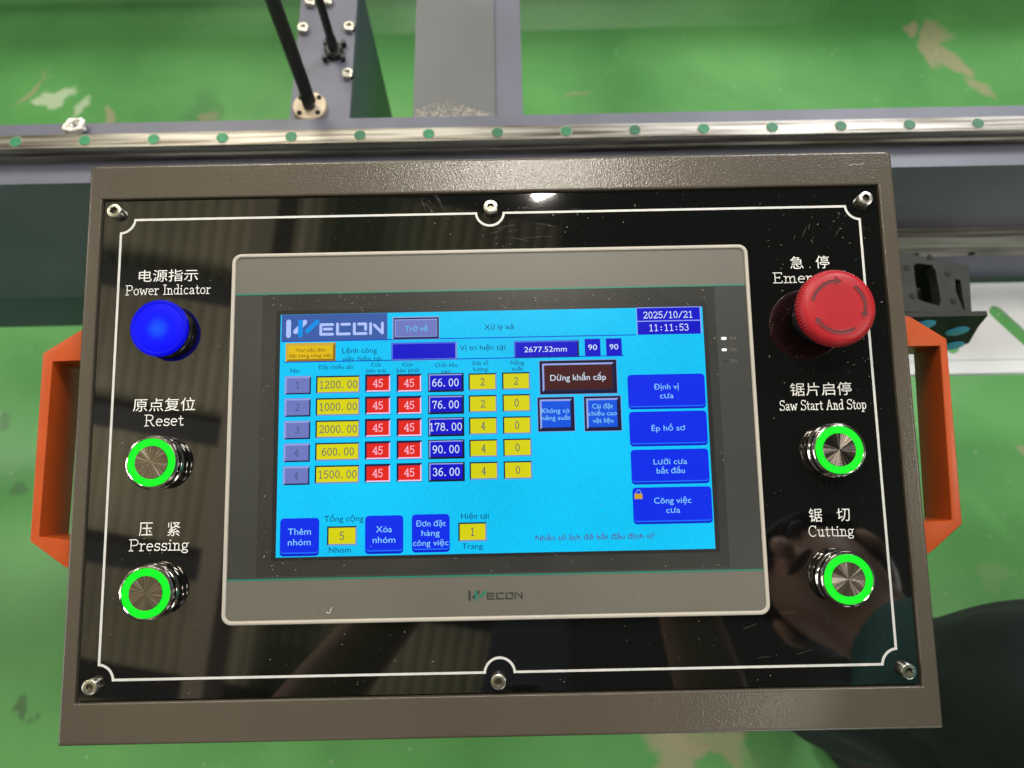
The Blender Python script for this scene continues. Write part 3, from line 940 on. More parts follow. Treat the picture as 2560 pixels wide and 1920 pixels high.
pf, pn, pl_ = 0.2760, 0.1847, 0.1714
slots = []
d = Vector((.60, -.80)).normalized()
for k in range(-1, 6):
    s = Vector((0.5643, 0.2424)) + Vector((.105*k, 0))
    slots.append((s, s + d*.052))
slots[0] = (Vector((0.5048, 0.2003)) - d*.052, Vector((0.5048, 0.2003)))
bm = bmesh.new()
def loop(pts, z):
    v_ = [bm.verts.new((x, y, z)) for x, y in pts]
    return [bm.edges.new((v_[i], v_[(i+1) % len(v_)])) for i in range(len(v_))]
es_ = loop([(.26, pn), (1.5, pn), (1.5, pf), (.26, pf)], .6500)
for s, e in slots:
    t_ = math.atan2(e.y-s.y, e.x-s.x)
    w = .0078
    es_ += loop([(e.x + w*math.cos(t_-PI/2+PI*i/8), e.y + w*math.sin(t_-PI/2+PI*i/8)) for i in range(9)] +
                [(s.x + w*math.cos(t_+PI/2+PI*i/8), s.y + w*math.sin(t_+PI/2+PI*i/8)) for i in range(9)], .6500)
bmesh.ops.triangle_fill(bm, use_beauty=True, edges=es_)
r_ = bmesh.ops.extrude_face_region(bm, geom=bm.faces[:])
for g_ in r_['geom']:
    if isinstance(g_, bmesh.types.BMVert):
        g_.co.z -= .002
for vv in bm.verts:
    vv.co -= Vector((.62, .23, .65))
from_bm('tray_sheet', bm, M['white_plate'], wp)
bm = bmesh.new()
bm_box(bm, .26, 1.5, pl_, pn-.0003, .6465, .6482)
bm_box(bm, .26, 1.5, pl_-.002, pl_-.0002, .640, .6482)
bm_box(bm, .26, 1.5, pf+.0003, pf+.002, .63, .653)
for vv in bm.verts:
    vv.co -= Vector((.62, .23, .65))
from_bm('folded_lip', bm, M['white_plate'], wp)


# ================================================================== CONTROL BOX
TILT = math.radians(12.0)
HB = 88.0                                   # depth of the box, mm
nrm = Vector((0, -math.sin(TILT), math.cos(TILT)))
box = thing('control_box', 'tilted brown control box with glossy black face, touchscreen, lit buttons and orange handles', 'control panel',
            Vector((0, 0, 1.05)) - nrm*HB*.001, (TILT, 0, 0))

def S(bm):
    """millimetres on the face plane -> metres from the box base"""
    for vv in bm.verts:
        vv.co = Vector((vv.co.x*.001, vv.co.y*.001, (vv.co.z + HB)*.001))
    return bm
def bpart(name, bm, mats, parent=None, auto=None, smooth=False):
    return from_bm(name, S(bm), mats, parent or box, autosmooth=auto, smooth=smooth)
def fpart(flat, name, parent):
    return flat.build(name, parent, HB)

# --- housing
bx0, bx1, by0, by1 = -216.61, 218.72, -151.47, 147.67
px0, px1, py0, py1 = -208.43, 209.44, -130.62, 127.62
bm = bmesh.new()
rad = (0.9, 0.9, 3.4, 3.4)
def lp(x0, x1, y0, y1, r, z, n=6): return [(x, y, z) for x, y in rrect(x0, x1, y0, y1, r, n)]
def ins(d, z):
    return lp(bx0+d, bx1-d, by0+d, by1-d, tuple(max(.3, q-d*.7) for q in rad), z)
g = .9
inner = lambda z, e=0: lp(px0-g-e, px1+g+e, py0-g-e, py1+g+e, .35, z)
bm_loops(bm, [ins(0, -HB+.5), ins(0, .6), ins(.25, 1.25), ins(.8, 1.7), ins(1.4, 1.85), ins(1.9, 1.85), inner(1.85, 1.2), inner(1.85, .5), inner(1.6, .1), inner(1.2), inner(.9), inner(-2.9)], True, True)
bpart('housing', bm, M['taupe'], auto=.9)

# --- face plate with printed border
bm = bmesh.new()
bm_prism(bm, rrect(px0, px1, py0, py1, .3, 2), -2.8, 0)
face = bpart('face_plate', bm, M['acrylic'])

def border():
    x0, x1, y0, y1 = -199.61, 199.96, -121.6, 117.7
    w = 1.25
    R_ = 7.4
    cx_t, cx_b = -0.14, 1.01
    def path(o):
        """outline offset o inwards (border drawn between o=0 and o=w)"""
        pts = []
        r = R_ + o
        def arc(cx, cy, rr, a0, a1, n=14):
            return [(cx + rr*math.cos(a0 + (a1-a0)*i/n), cy + rr*math.sin(a0 + (a1-a0)*i/n)) for i in range(n+1)]
        d = math.asin(o/r)
        pts += arc(x0, y0, r, PI/2 - d, 0 + d)                    # bottom left notch
        pts += arc(cx_b, y0, r - .5, PI - d, d, 24)               # bottom middle
        pts += arc(x1, y0, r, PI - d, PI/2 + d)
        pts += arc(x1, y1, r, -PI/2 - d, -PI + d)
        pts += arc(cx_t, y1, r - .5, -d, -PI + d, 24)
        pts += arc(x0, y1, r, 0 - d, -PI/2 + d)
        return pts
    a, b = path(0.0), path(w)
    F_ = Flat()
    n = len(a)
    for i in range(n):
        F_.poly([a[i], a[(i+1) % n], b[(i+1) % n], b[i]], .12, M['white_print'])
    return fpart(F_, 'border_line', face)
border()

# --- dust and hairline scratches on the face plate
M['fleck'] = simple('dust_fleck', (0.42, 0.41, 0.38), 0.9)
M['scratch'] = simple('hairline_scratch', (0.075, 0.075, 0.07), 0.5)
def flecks(parent, z, regions, seed, mat, name='dust'):
    rnd = random.Random(seed)
    F_ = Flat()
    for (x0, x1, y0, y1, n, smax) in regions:
        for k in range(n):
            x, y = rnd.uniform(x0, x1), rnd.uniform(y0, y1)
            L_ = rnd.random()**3*smax + .10
            a = rnd.uniform(0, PI)
            F_.stroke((x, y), (x + L_*math.cos(a), y + L_*math.sin(a)), rnd.uniform(.10, .24), z, mat, 3)
    o = fpart(F_, name, parent)
    o['kind'] = 'stuff'
    return o
flecks(face, .05, [(px0+2, px1-2, py0+2, py1-2, 190, .9), (px1-60, px1-5, 20, py1-8, 60, .8), (-30, 60, py1-30, py1-4, 30, .8)], 5, M['fleck'])
F_ = Flat()
rnd = random.Random(11)
for (cx, cy, n, sp, a0, L_) in ((-30, 128, 9, 9, -1.05, 9), (22, 112, 10, 22, .05, 12), (175, 105, 5, 14, 1.1, 6), (150, 60, 5, 30, 1.4, 14), (-180, 40, 4, 20, 2.3, 6), (120, -112, 4, 40, .1, 9)):
    for k in range(n):
        x, y, a = cx + rnd.uniform(-sp, sp), cy + rnd.uniform(-sp*.5, sp*.5), a0 + rnd.uniform(-.25, .25)
        l2 = L_*rnd.uniform(.2, 1)
        m_ = (x + l2*.5*math.cos(a), y + l2*.5*math.sin(a)); a += rnd.uniform(-.2, .2)
        F_.stroke((x, y), m_, .11, .04, M['scratch'], 3)
        F_.stroke(m_, (m_[0] + l2*.5*math.cos(a), m_[1] + l2*.5*math.sin(a)), .10, .042, M['scratch'], 3)
o = fpart(F_, 'scratches', face)
o['kind'] = 'stuff'

# --- lettering on the face
def letter(s, x0, x1, base, cap, latin=False, rot=0.0):
    F_ = Flat()
    if latin:
        F_.pen(s, x0, x1, base, cap, .12, M['text_print'], .082, rot)
    else:
        vs_, fs = glyphs(s)
        lo = min(v[1] for v in vs_)
        size = cap/(max(v[1] for v in vs_) - lo)
        F_.text(s, (x0+x1)/2, base - lo*size, .12, M['text_print'], size=size, width=x1-x0, rot=rot)
    return fpart(F_, 'lettering', face)
letter('电源指示', -188.31, -156.62, 82.57, 6.61, False)
letter('Power Indicator', -194.86, -149.76, 75.56, 5.15, True)
letter('原点复位', -188.17, -155.60, 13.05, 6.94, False)
letter('Reset', -181.67, -161.57, 5.52, 5.65, True)
letter('压', -182.08, -175.14, -50.78, 6.84, False)
letter('紧', -167.58, -161.04, -51.07, 7.04, False)
letter('Pressing', -186.64, -156.49, -58.13, 5.60, True)
letter('急', 160.15, 167.21, 82.85, 6.84, False)
letter('停', 173.85, 181.13, 82.79, 7.06, False)
letter('Emergency', 150.57, 193.78, 75.31, 5.49, True)
letter('锯片启停', 155.42, 187.62, 14.38, 6.96, False)
letter('Saw Start And Stop', 149.63, 194.33, 7.02, 5.03, True)
letter('锯', 160.53, 167.27, -50.55, 6.85, False)
letter('切', 174.77, 181.52, -50.43, 6.65, False)
letter('Cutting', 160.02, 182.86, -57.74, 5.21, True)

# --- socket screws
def screw_mesh():
    bm = bmesh.new()
    n = 36
    def hexr(a, r): 
        k = PI/3
        return r*math.cos(PI/6)/math.cos(((a % k) - PI/6))
    circ = lambda r, z: [(r*math.cos(2*PI*i/n), r*math.sin(2*PI*i/n), z) for i in range(n)]
    hx = lambda r, z: [(hexr(2*PI*i/n, r)*math.cos(2*PI*i/n), hexr(2*PI*i/n, r)*math.sin(2*PI*i/n), z) for i in range(n)]
    bm_loops(bm, [circ(3.75, 0), circ(3.75, 3.6), circ(3.6, 3.9), circ(3.3, 4.05), hx(2.15, 4.05), hx(2.0, 3.85)], True, False, 0)
    bm_loops(bm, [hx(2.0, 3.85), hx(1.95, 2.0)], False, True, 1)
    for vv in bm.verts: vv.co *= .001
    return bm
sc0 = None
for i, (x, y) in enumerate([(-201.52, 121.26), (0.39, 119.45), (201.98, 120.14), (-201.23, -123.41), (0.29, -124.8), (203.05, -123.78)]):
    if sc0 is None:
        sc = sc0 = from_bm('socket_screw', screw_mesh(), [M['zinc'], M['zinc_dark']], box, autosmooth=.5)
    else:
        sc = dup(sc0, box)
    sc.location = (x*.001, y*.001, HB*.001)
    sc.rotation_euler = (0, 0, .35 + i*.7)

# --- push buttons
def ring_mat():
    m = simple('brushed_button_cap', (0.52, 0.46, 0.38), 0.30, metal=1.0)
    nt = m.node_tree; b = nt.nodes['Principled BSDF']
    N, L = nt.nodes.new, nt.links.new
    tg = N('ShaderNodeTangent'); tg.direction_type = 'RADIAL'; tg.axis = 'Z'
    b.inputs['Anisotropic'].default_value = .92
    L(tg.outputs['Tangent'], b.inputs['Tangent'])
    # fine radial brushing varies tint and roughness round the cap
    tc = N('ShaderNodeTexCoord'); gr = N('ShaderNodeTexGradient'); gr.gradient_type = 'RADIAL'
    L(tc.outputs['Object'], gr.inputs['Vector'])
    n = N('ShaderNodeTexNoise'); n.noise_dimensions = '1D'; n.inputs['Scale'].default_value = 45; n.inputs['Detail'].default_value = 3
    L(gr.outputs['Fac'], n.inputs['W'])
    mr = N('ShaderNodeMapRange'); mr.inputs['From Min'].default_value = .3; mr.inputs['From Max'].default_value = .7
    mr.inputs['To Min'].default_value = .14; mr.inputs['To Max'].default_value = .34
    L(n.outputs['Fac'], mr.inputs['Value']); L(mr.outputs['Result'], b.inputs['Roughness'])
    r = N('ShaderNodeValToRGB')
    r.color_ramp.elements[0].position = .35; r.color_ramp.elements[0].color = (.20, .172, .142, 1)
    r.color_ramp.elements[1].position = .68; r.color_ramp.elements[1].color = (.31, .268, .225, 1)
    L(n.outputs['Fac'], r.inputs['Fac']); L(r.outputs['Color'], b.inputs['Base Color'])
    return m
M['cap'] = ring_mat()
def mm(bm):
    for vv in bm.verts: vv.co *= .001
    return bm
def push_button():
    bm = bmesh.new()
    bm_lathe(bm, [(12.9, 0), (13.5, .5), (13.7, 1.2), (13.7, 3.2), (13.2, 3.9), (12.8, 4.2), (12.8, 4.9), (13.3, 5.3), (13.6, 5.9), (13.6, 8.5), (13.35, 9.3), (12.9, 9.8), (12.35, 9.95), (12.1, 9.75), (12.1, 9.0), (8.2, 9.0)], 72, top=True, bottom=True)
    r = from_bm('push_button', mm(bm), M['chrome'], box, autosmooth=.5)
    bm = bmesh.new()
    bm_lathe(bm, [(12.05, 9.1), (12.05, 9.70), (11.9, 9.80), (8.6, 9.80), (8.45, 9.7), (8.45, 9.1)], 72, top=False, bottom=False)
    from_bm('light_ring', mm(bm), M['led_green'], r, autosmooth=.5)
    bm = bmesh.new()
    bm_lathe(bm, [(8.35, 9.1), (8.35, 9.75), (8.2, 9.95), (4, 9.97), (.15, 9.98)], 72)
    from_bm('button_cap', mm(bm), M['cap'], r, autosmooth=.5)
    return r
pb0 = None
for i, (x, y) in enumerate([(-172.69, -13.77), (-172.7, -77.98), (174.61, -14.35), (174.12, -78.1)]):
    pb = push_button() if pb0 is None else dup(pb0, box)
    pb0 = pb0 or pb
    pb.location = (x*.001, y*.001, HB*.001)

# --- blue power lamp
bm = bmesh.new()
bm_lathe(bm, [(13.6, 0), (14.2, .4), (14.3, 1.0), (14.0, 1.6), (13.6, 1.9), (13.6, 6.2), (14.0, 6.4)], 64)
pl = from_bm('pilot_lamp', mm(bm), M['dark_metal'], box, autosmooth=.5)
pl.location = (-0.17242, 0.05563, HB*.001)
bm = bmesh.new()
bm_lathe(bm, [(14.4, 6.3), (14.85, 6.7), (14.9, 8.2), (14.6, 8.9), (13.9, 9.25), (13.0, 9.2), (12.7, 9.05), (12.4, 9.2), (8, 9.5), (3, 9.6), (.2, 9.6)], 72)
from_bm('lens', mm(bm), M['lens'], pl, autosmooth=.7)

# --- emergency stop
ex, ey = 173.63, 56.30
bm = bmesh.new()
bm_lathe(bm, [(14.2, 0), (14.4, .6), (14.0, 2.2), (12.2, 2.8), (11.4, 3.4), (11.2, 15), (11.6, 16)], 64)
es = from_bm('emergency_stop', mm(bm), M['dark_metal'], box, autosmooth=.5)
es.location = (ex*.001, ey*.001, HB*.001)
prof = [(11.0, 12.5), (14.0, 13.0), (17.6, 14.6), (19.3, 16.6), (19.6, 18.2), (19.6, 20.2), (19.3, 21.4), (18.6, 22.6), (17.4, 23.5), (15.8, 23.95), (10, 24.1), (.2, 24.15)]
def knurl(k, a):
    d = {3: .10, 4: .22, 5: .22, 6: .20, 7: .05}.get(k, 0)
    return d*math.cos(a*74)
bm = bmesh.new()
bm_lathe(bm, prof, 444, mod=knurl)
head = from_bm('mushroom_head', mm(bm), M['red'], es, autosmooth=.8)
def arrow_pts(a0, a1, r=13.1, w=1.0, hw=2.3, ha=.24):
    s = -1 if a1 < a0 else 1
    ae = a1 - s*ha
    n = 16
    pts = [((r+w)*math.cos(a0+(ae-a0)*i/n), (r+w)*math.sin(a0+(ae-a0)*i/n)) for i in range(n+1)]
    pts += [((r+hw)*math.cos(ae), (r+hw)*math.sin(ae)), (r*math.cos(a1), r*math.sin(a1)), ((r-hw)*math.cos(ae), (r-hw)*math.sin(ae))]
    pts += [((r-w)*math.cos(ae+(a0-ae)*i/n), (r-w)*math.sin(ae+(a0-ae)*i/n)) for i in range(n+1)]
    return pts
for a0, a1 in ((166, 80), (51, -28), (-58, -158)):
    pts = arrow_pts(math.radians(a0), math.radians(a1))
    bm = bmesh.new()
    vs_ = [bm.verts.new((x, y, 24.16)) for x, y in pts]
    bm.faces.new(vs_).material_index = 1
    bmesh.ops.triangulate(bm, faces=bm.faces[:])
    for i in range(len(pts)):
        p, q = pts[i], pts[(i+1) % len(pts)]
        bm_tube(bm, [(p[0], p[1], 24.12), (q[0], q[1], 24.12)], .22, 6)
    from_bm('arrow_mark', mm(bm), [M['red'], M['red_shade']], es)

# --- handles
def handle(outer, inner_, z0, z1):
    bm = bmesh.new()
    n = len(outer)
    lo = lambda pts, z: [(x, y, z) for x, y in pts]
    vs_ = bm_loops(bm, [lo(outer, z0), lo(outer, z1), lo(inner_, z1), lo(inner_, z0)])
    a, d = vs_[0], vs_[3]
    for i in range(n):
        bm.faces.new((d[i], d[(i+1) % n], a[(i+1) % n], a[i]))
    bmesh.ops.remove_doubles(bm, verts=bm.verts, dist=.001)
    bevel(bm, .8, 3, .5)
    return bpart('handle', bm, M['orange'], auto=.6)
handle([(-217.22, 62.06), (-225.85, 59.78), (-245.41, 47.29), (-245.81, -53.07), (-226.45, -66.85), (-215.39, -69.53)],
       [(-216.18, 42.72), (-224.26, 43.11), (-239.90, 42.76), (-241.32, -50.88), (-227.29, -52.61), (-216.28, -53.45)], -40, -13)
handle([(218.23, 61.60), (229.55, 58.01), (247.89, 45.60), (246.49, -53.92), (227.96, -68.67), (216.17, -70.90)],
       [(216.53, 42.01), (227.43, 41.79), (243.80, 41.68), (241.18, -51.95), (227.99, -52.52), (217.81, -52.73)], -40, -13)

# --- mounting arm under the box (hidden from the front)
bm = bmesh.new()
bm_prism(bm, rrect(-40, 40, -40, 40, 4), -HB-120, -HB+.4)
bpart('mounting_arm', bm, M['machine_dark'])

# ================================================================== TOUCHSCREEN
zx0, zx1, zy0, zy1 = -137.32, 136.7, -95.36, 95.87
bm = bmesh.new()
bm_prism(bm, rrect(zx0+1.0, zx1-1.0, zy0+1.0, zy1-1.0, 4.4), .05, 3.2)
ts = bpart('touchscreen', bm, M['bezel'], auto=.6)
bm = bmesh.new()
q = lambda d, r, z: lp(zx0+d, zx1-d, zy0+d, zy1-d, r, z, 8)
bm_loops(bm, [q(0, 5.0, .06), q(0, 5.0, 3.3), q(.2, 4.8, 3.9), q(.6, 4.4, 4.2), q(1.5, 3.8, 4.2), q(1.9, 3.4, 4.0), q(2.1, 3.2, 3.25)])
bpart('rim', bm, M['rim'], ts, auto=.7)
F_ = Flat()
fy0, fy1 = -73.04, 73.42
F_.rect(zx0+2.12, zx1-2.12, fy0, fy1, 3.26, M['film_dark'])
fpart(F_, 'smoked_film', ts)
F_ = Flat()
F_.rect(zx0+2.12, zx1-2.12, fy1-.05, fy1+.75, 3.32, M['green_line'])
fpart(F_, 'green_line', ts)
F_ = Flat()
F_.rect(zx0+2.12, zx1-2.12, fy0-.75, fy0+.05, 3.32, M['green_line'])
fpart(F_, 'green_line', ts)
F_ = Flat()
gx0, gx1, gy0, gy1 = -120.69, 117.76, -71.84, 73.32
F_.rect(gx0, gx1, gy0, gy1, 3.34, M['glass'])
fpart(F_, 'touch_glass', ts)
sx0, sx1, sy0, sy1 = -110.86, 110.93, -62.60, 62.39
F_ = Flat()
F_.rect(sx0-2.3, sx1+2.3, sy0-1.6, sy1+2.2, 3.40, M['glass_edge'])
fpart(F_, 'display_frame', ts)
F_ = Flat()
F_.rect(sx0, sx1, sy0, sy1, 3.50, UI['cyan'])
fpart(F_, 'display', ts)

Z1, Z2, Z3, Z4, Z5 = 3.56, 3.62, 3.68, 3.74, 3.80

def logo(F_, u, dark, accent, z):
    """maker's mark: four slanted bars and stencil letters; u maps layout units to mm"""
    k = u(1, 0)[0] - u(0, 0)[0]
    st = lambda a, b, w, m, dz=0: F_.stroke(u(*a), u(*b), w*k, z + dz, m)
    st((23, 0), (23, 128), 44, dark)
    st((88, 92), (172, 4), 44, dark)
    st((132, 2), (132, 126), 44, accent, .05)
    st((196, 88), (286, 2), 42, accent)
    T = 26
    for pts in (((320, 32), (428, 32)), ((352, 74), (418, 74)), ((320, 32), (320, 122)), ((320, 122), (428, 122)),
                ((473, 28), (473, 122)), ((512, 32), (582, 32)), ((473, 122), (582, 122)),
                ((628, 28), (628, 122)), ((668, 32), (732, 32)), ((732, 32), (732, 84)), ((628, 122), (736, 122)),
                ((778, 30), (778, 122)), ((812, 44), (884, 118)), ((886, 28), (886, 120))):
        st(pts[0], pts[1], T, dark, .012)

def bevel_rect(F_, x0, x1, y0, y1, b, z, face_, tl, br):
    """a screen field with a bevel drawn round it"""
    F_.poly([(x0, y1), (x1, y1), (x1-b, y1-b), (x0+b, y1-b)], z, tl)
    F_.poly([(x0, y0), (x0, y1), (x0+b, y1-b), (x0+b, y0+b)], z, tl)
    F_.poly([(x0, y0), (x1, y0), (x1-b, y0+b), (x0+b, y0+b)], z, br)
    F_.poly([(x1, y0), (x1, y1), (x1-b, y1-b), (x1-b, y0+b)], z, br)
    F_.rect(x0+b, x1-b, y0+b, y1-b, z, face_)


def uit(F_, s, x0, x1, base, cap, z, mat, ser=0):
    """one line of screen text fitted between x0 and x1 with the given capital height"""
    if ser:
        F_.pen(s, x0, x1, base, cap, z, mat, .115)
        return
    h = max(v[1] for v in glyphs('H')[0])
    F_.text(s, (x0+x1)/2, base, z, mat, size=cap/h, width=x1-x0)

def soft_button(F_, x0, x1, y0, y1, low, r=1.9):
    """flat blue button with a lower lip"""
    F_.poly(rrect(x0, x1, y0-low, y1-1, r, 5), Z1, UI['deep_blue_low'])
    F_.poly(rrect(x0+.15, x1-.15, y0-low*.35, y1-1, r, 5), Z1+.02, UI['seam'])
    F_.poly(rrect(x0, x1, y0, y1, r, 5), Z1+.04, UI['deep_blue'])

def framed(F_, x0, x1, y0, y1, face_, d=1.0):
    F_.rect(x0, x1, y0, y1, Z1, UI['silver'])
    F_.rect(x0+.35, x1-.35, y0+.35, y1-.35, Z1+.02, UI['black'])
    bevel_rect(F_, x0+.35+d, x1-.35-d, y0+.35+d, y1-.35-d, .95, Z1+.04, face_, UI['edge_light'], UI['edge_dark'])

F_ = Flat()
F_.rect(-110.29, -54.80, 47.82, 62.28, Z1, UI['logo_bg'])
logo(F_, lambda a, b: (-107.93 + a*0.05698, 58.45 - b*0.05698), UI['pale'], UI['logo_blue'], Z2)
fpart(F_, 'screen_logo', ts)
F_ = Flat()
F_.rect(-110.01, 75.25, 47.70, 48.20, Z1, UI['blue_line'])
F_.rect(-108.64, 68.62, 36.78, 37.28, Z1, UI['blue_line'])
fpart(F_, 'divider_line', ts)
F_ = Flat()
F_.rect(-52.09, -27.65, 47.86, 59.95, Z1, UI['edge_light'])
F_.rect(-51.59, -27.85, 48.06, 59.45, Z1+.02, UI['edge_dark'])
bevel_rect(F_, -50.99, -28.65, 49.06, 58.65, .5, Z1+.04, UI['face'], UI['edge_light'], UI['silver'])
uit(F_, 'Trở về', -45.54, -33.71, 52.15, 2.90, Z3, UI['btn_text'], 0)
fpart(F_, 'screen_button', ts)
F_ = Flat()
uit(F_, 'Xử lý xả', -3.93, 11.36, 52.27, 2.66, Z3, UI['ink'], 0)
fpart(F_, 'screen_caption', ts)
F_ = Flat()
bevel_rect(F_, -107.99, -81.77, 36.97, 47.16, 1.5, Z1, UI['gold'], UI['gold_edge'], UI['gold_dark'])
uit(F_, 'Thư viện đơn', -102.63, -87.10, 42.34, 1.73, Z3, UI['gold_ink'], 0)
uit(F_, 'đặt hàng công việc', -106.14, -83.60, 39.41, 1.73, Z3, UI['gold_ink'], 0)
fpart(F_, 'screen_button', ts)
F_ = Flat()
uit(F_, 'Lệnh công', -78.30, -60.29, 41.17, 2.71, Z3, UI['ink'], 0)
uit(F_, 'việc hiện tại', -78.26, -57.83, 36.84, 2.58, Z3, UI['ink'], 0)
fpart(F_, 'screen_caption', ts)
F_ = Flat()
bevel_rect(F_, -52.81, -18.39, 36.62, 46.34, .9, Z1, UI['navy'], UI['field_edge'], UI['silver'])
fpart(F_, 'number_field', ts)
F_ = Flat()
uit(F_, 'Vị trí hiện tại', -16.93, 6.79, 41.47, 2.76, Z3, UI['ink'], 0)
fpart(F_, 'screen_caption', ts)
F_ = Flat()
bevel_rect(F_, 11.24, 45.36, 36.71, 45.99, .9, Z1, UI['navy'], UI['field_edge'], UI['edge_dark'])
uit(F_, '2677.52mm', 16.74, 38.92, 39.84, 2.77, Z3, UI['white'], 0)
fpart(F_, 'number_field', ts)
F_ = Flat()
F_.rect(48.39, 56.55, 37.10, 46.29, Z1, UI['navy'])
uit(F_, '90', 50.13, 54.79, 40.36, 2.83, Z3, UI['white'], 0)
fpart(F_, 'number_field', ts)
F_ = Flat()
F_.rect(59.54, 67.73, 37.12, 46.31, Z1, UI['navy'])
uit(F_, '90', 61.32, 65.86, 40.39, 2.82, Z3, UI['white'], 0)
fpart(F_, 'number_field', ts)
F_ = Flat()
F_.rect(76.04, 109.95, 47.89, 62.53, Z1, UI['border'])
F_.rect(76.39, 109.45, 55.35, 62.13, Z2, UI['navy'])
F_.rect(76.39, 109.45, 47.89, 54.85, Z2, UI['navy'])
uit(F_, '2025/10/21', 79.88, 105.29, 56.66, 3.35, Z3, UI['white'], 1)
uit(F_, '11:11:53', 82.80, 102.94, 49.84, 3.34, Z3, UI['white'], 1)
fpart(F_, 'clock_field', ts)
F_ = Flat()
uit(F_, 'No.', -105.13, -99.94, 31.44, 2.17, Z3, UI['ink'], 0)
fpart(F_, 'screen_caption', ts)
F_ = Flat()
uit(F_, 'Đặt chiều dài', -90.65, -72.79, 32.97, 2.05, Z3, UI['ink'], 0)
fpart(F_, 'screen_caption', ts)
F_ = Flat()
uit(F_, 'Cưa', -63.37, -58.00, 33.85, 2.07, Z3, UI['ink'], 0)
uit(F_, 'bên trái', -65.61, -55.44, 30.66, 2.05, Z3, UI['ink'], 0)
fpart(F_, 'screen_caption', ts)
F_ = Flat()
uit(F_, 'Cưa', -46.80, -41.49, 33.64, 2.06, Z3, UI['ink'], 0)
uit(F_, 'bên phải', -49.80, -38.34, 30.49, 2.05, Z3, UI['ink'], 0)
fpart(F_, 'screen_caption', ts)
F_ = Flat()
uit(F_, 'Chất liệu', -29.91, -18.32, 32.89, 2.07, Z3, UI['ink'], 0)
uit(F_, 'cao', -26.54, -21.85, 29.70, 2.05, Z3, UI['ink'], 0)
fpart(F_, 'screen_caption', ts)
F_ = Flat()
uit(F_, 'Đặt số', -10.51, -2.14, 33.57, 2.06, Z3, UI['ink'], 0)
uit(F_, 'lượng', -10.16, -2.48, 30.31, 2.06, Z3, UI['ink'], 0)
fpart(F_, 'screen_caption', ts)
F_ = Flat()
uit(F_, 'Năng', 9.48, 16.41, 33.44, 2.08, Z3, UI['ink'], 0)
uit(F_, 'suất', 10.14, 15.86, 30.27, 2.07, Z3, UI['ink'], 0)
fpart(F_, 'screen_caption', ts)
F_ = Flat()
F_.rect(-108.09, -94.42, 20.08, 29.66, Z1, UI['silver'])
bevel_rect(F_, -107.79, -94.42, 20.08, 29.36, .75, Z1+.02, UI['face'], UI['edge_light'], UI['edge_dark'])
uit(F_, '1', -101.90, -100.61, 23.12, 3.50, Z3, UI['num_dark'], 1)
fpart(F_, 'number_field', ts)
F_ = Flat()
F_.rect(-108.09, -94.42, 8.43, 18.01, Z1, UI['silver'])
bevel_rect(F_, -107.79, -94.42, 8.43, 17.71, .75, Z1+.02, UI['face'], UI['edge_light'], UI['edge_dark'])
uit(F_, '2', -102.14, -100.37, 11.47, 3.50, Z3, UI['num_dark'], 1)
fpart(F_, 'number_field', ts)
F_ = Flat()
F_.rect(-108.09, -94.42, -3.21, 6.37, Z1, UI['silver'])
bevel_rect(F_, -107.79, -94.42, -3.21, 6.07, .75, Z1+.02, UI['face'], UI['edge_light'], UI['edge_dark'])
uit(F_, '3', -102.14, -100.37, -0.17, 3.50, Z3, UI['num_dark'], 1)
fpart(F_, 'number_field', ts)
F_ = Flat()
F_.rect(-108.09, -94.42, -14.86, -5.28, Z1, UI['silver'])
bevel_rect(F_, -107.79, -94.42, -14.86, -5.58, .75, Z1+.02, UI['face'], UI['edge_light'], UI['edge_dark'])
uit(F_, '4', -102.14, -100.37, -11.82, 3.50, Z3, UI['num_dark'], 1)
fpart(F_, 'number_field', ts)
F_ = Flat()
F_.rect(-108.09, -94.42, -26.50, -16.93, Z1, UI['silver'])
bevel_rect(F_, -107.79, -94.42, -26.50, -17.23, .75, Z1+.02, UI['face'], UI['edge_light'], UI['edge_dark'])
uit(F_, '4', -102.14, -100.37, -23.46, 3.50, Z3, UI['num_dark'], 1)
fpart(F_, 'number_field', ts)
F_ = Flat()
bevel_rect(F_, -91.77, -68.98, 20.19, 29.39, .75, Z1, UI['yellow'], UI['edge_dark'], UI['silver'])
uit(F_, '1200.00', -89.58, -70.57, 22.94, 3.70, Z3, UI['num'], 1)
fpart(F_, 'number_field', ts)
F_ = Flat()
bevel_rect(F_, -91.77, -68.98, 8.61, 17.81, .75, Z1, UI['yellow'], UI['edge_dark'], UI['silver'])
uit(F_, '1000.00', -89.58, -70.57, 11.36, 3.70, Z3, UI['num'], 1)
fpart(F_, 'number_field', ts)
F_ = Flat()
bevel_rect(F_, -91.77, -68.98, -2.97, 6.23, .75, Z1, UI['yellow'], UI['edge_dark'], UI['silver'])
uit(F_, '2000.00', -89.58, -70.57, -0.22, 3.70, Z3, UI['num'], 1)
fpart(F_, 'number_field', ts)
F_ = Flat()
bevel_rect(F_, -91.77, -68.98, -14.55, -5.35, .75, Z1, UI['yellow'], UI['edge_dark'], UI['silver'])
uit(F_, '600.00', -88.15, -72.00, -11.80, 3.70, Z3, UI['num'], 1)
fpart(F_, 'number_field', ts)
F_ = Flat()
bevel_rect(F_, -91.77, -68.98, -26.13, -16.93, .75, Z1, UI['yellow'], UI['edge_dark'], UI['silver'])
uit(F_, '1500.00', -89.58, -70.57, -23.38, 3.70, Z3, UI['num'], 1)
fpart(F_, 'number_field', ts)
F_ = Flat()
F_.rect(-66.31, -53.05, 20.32, 29.85, Z1, UI['edge_dark'])
bevel_rect(F_, -66.01, -53.20, 20.62, 29.35, .75, Z1+.02, UI['red'], UI['edge_dark'], UI['white_edge'])
uit(F_, '45', -62.10, -57.25, 23.21, 3.75, Z3, UI['pink'], 1)
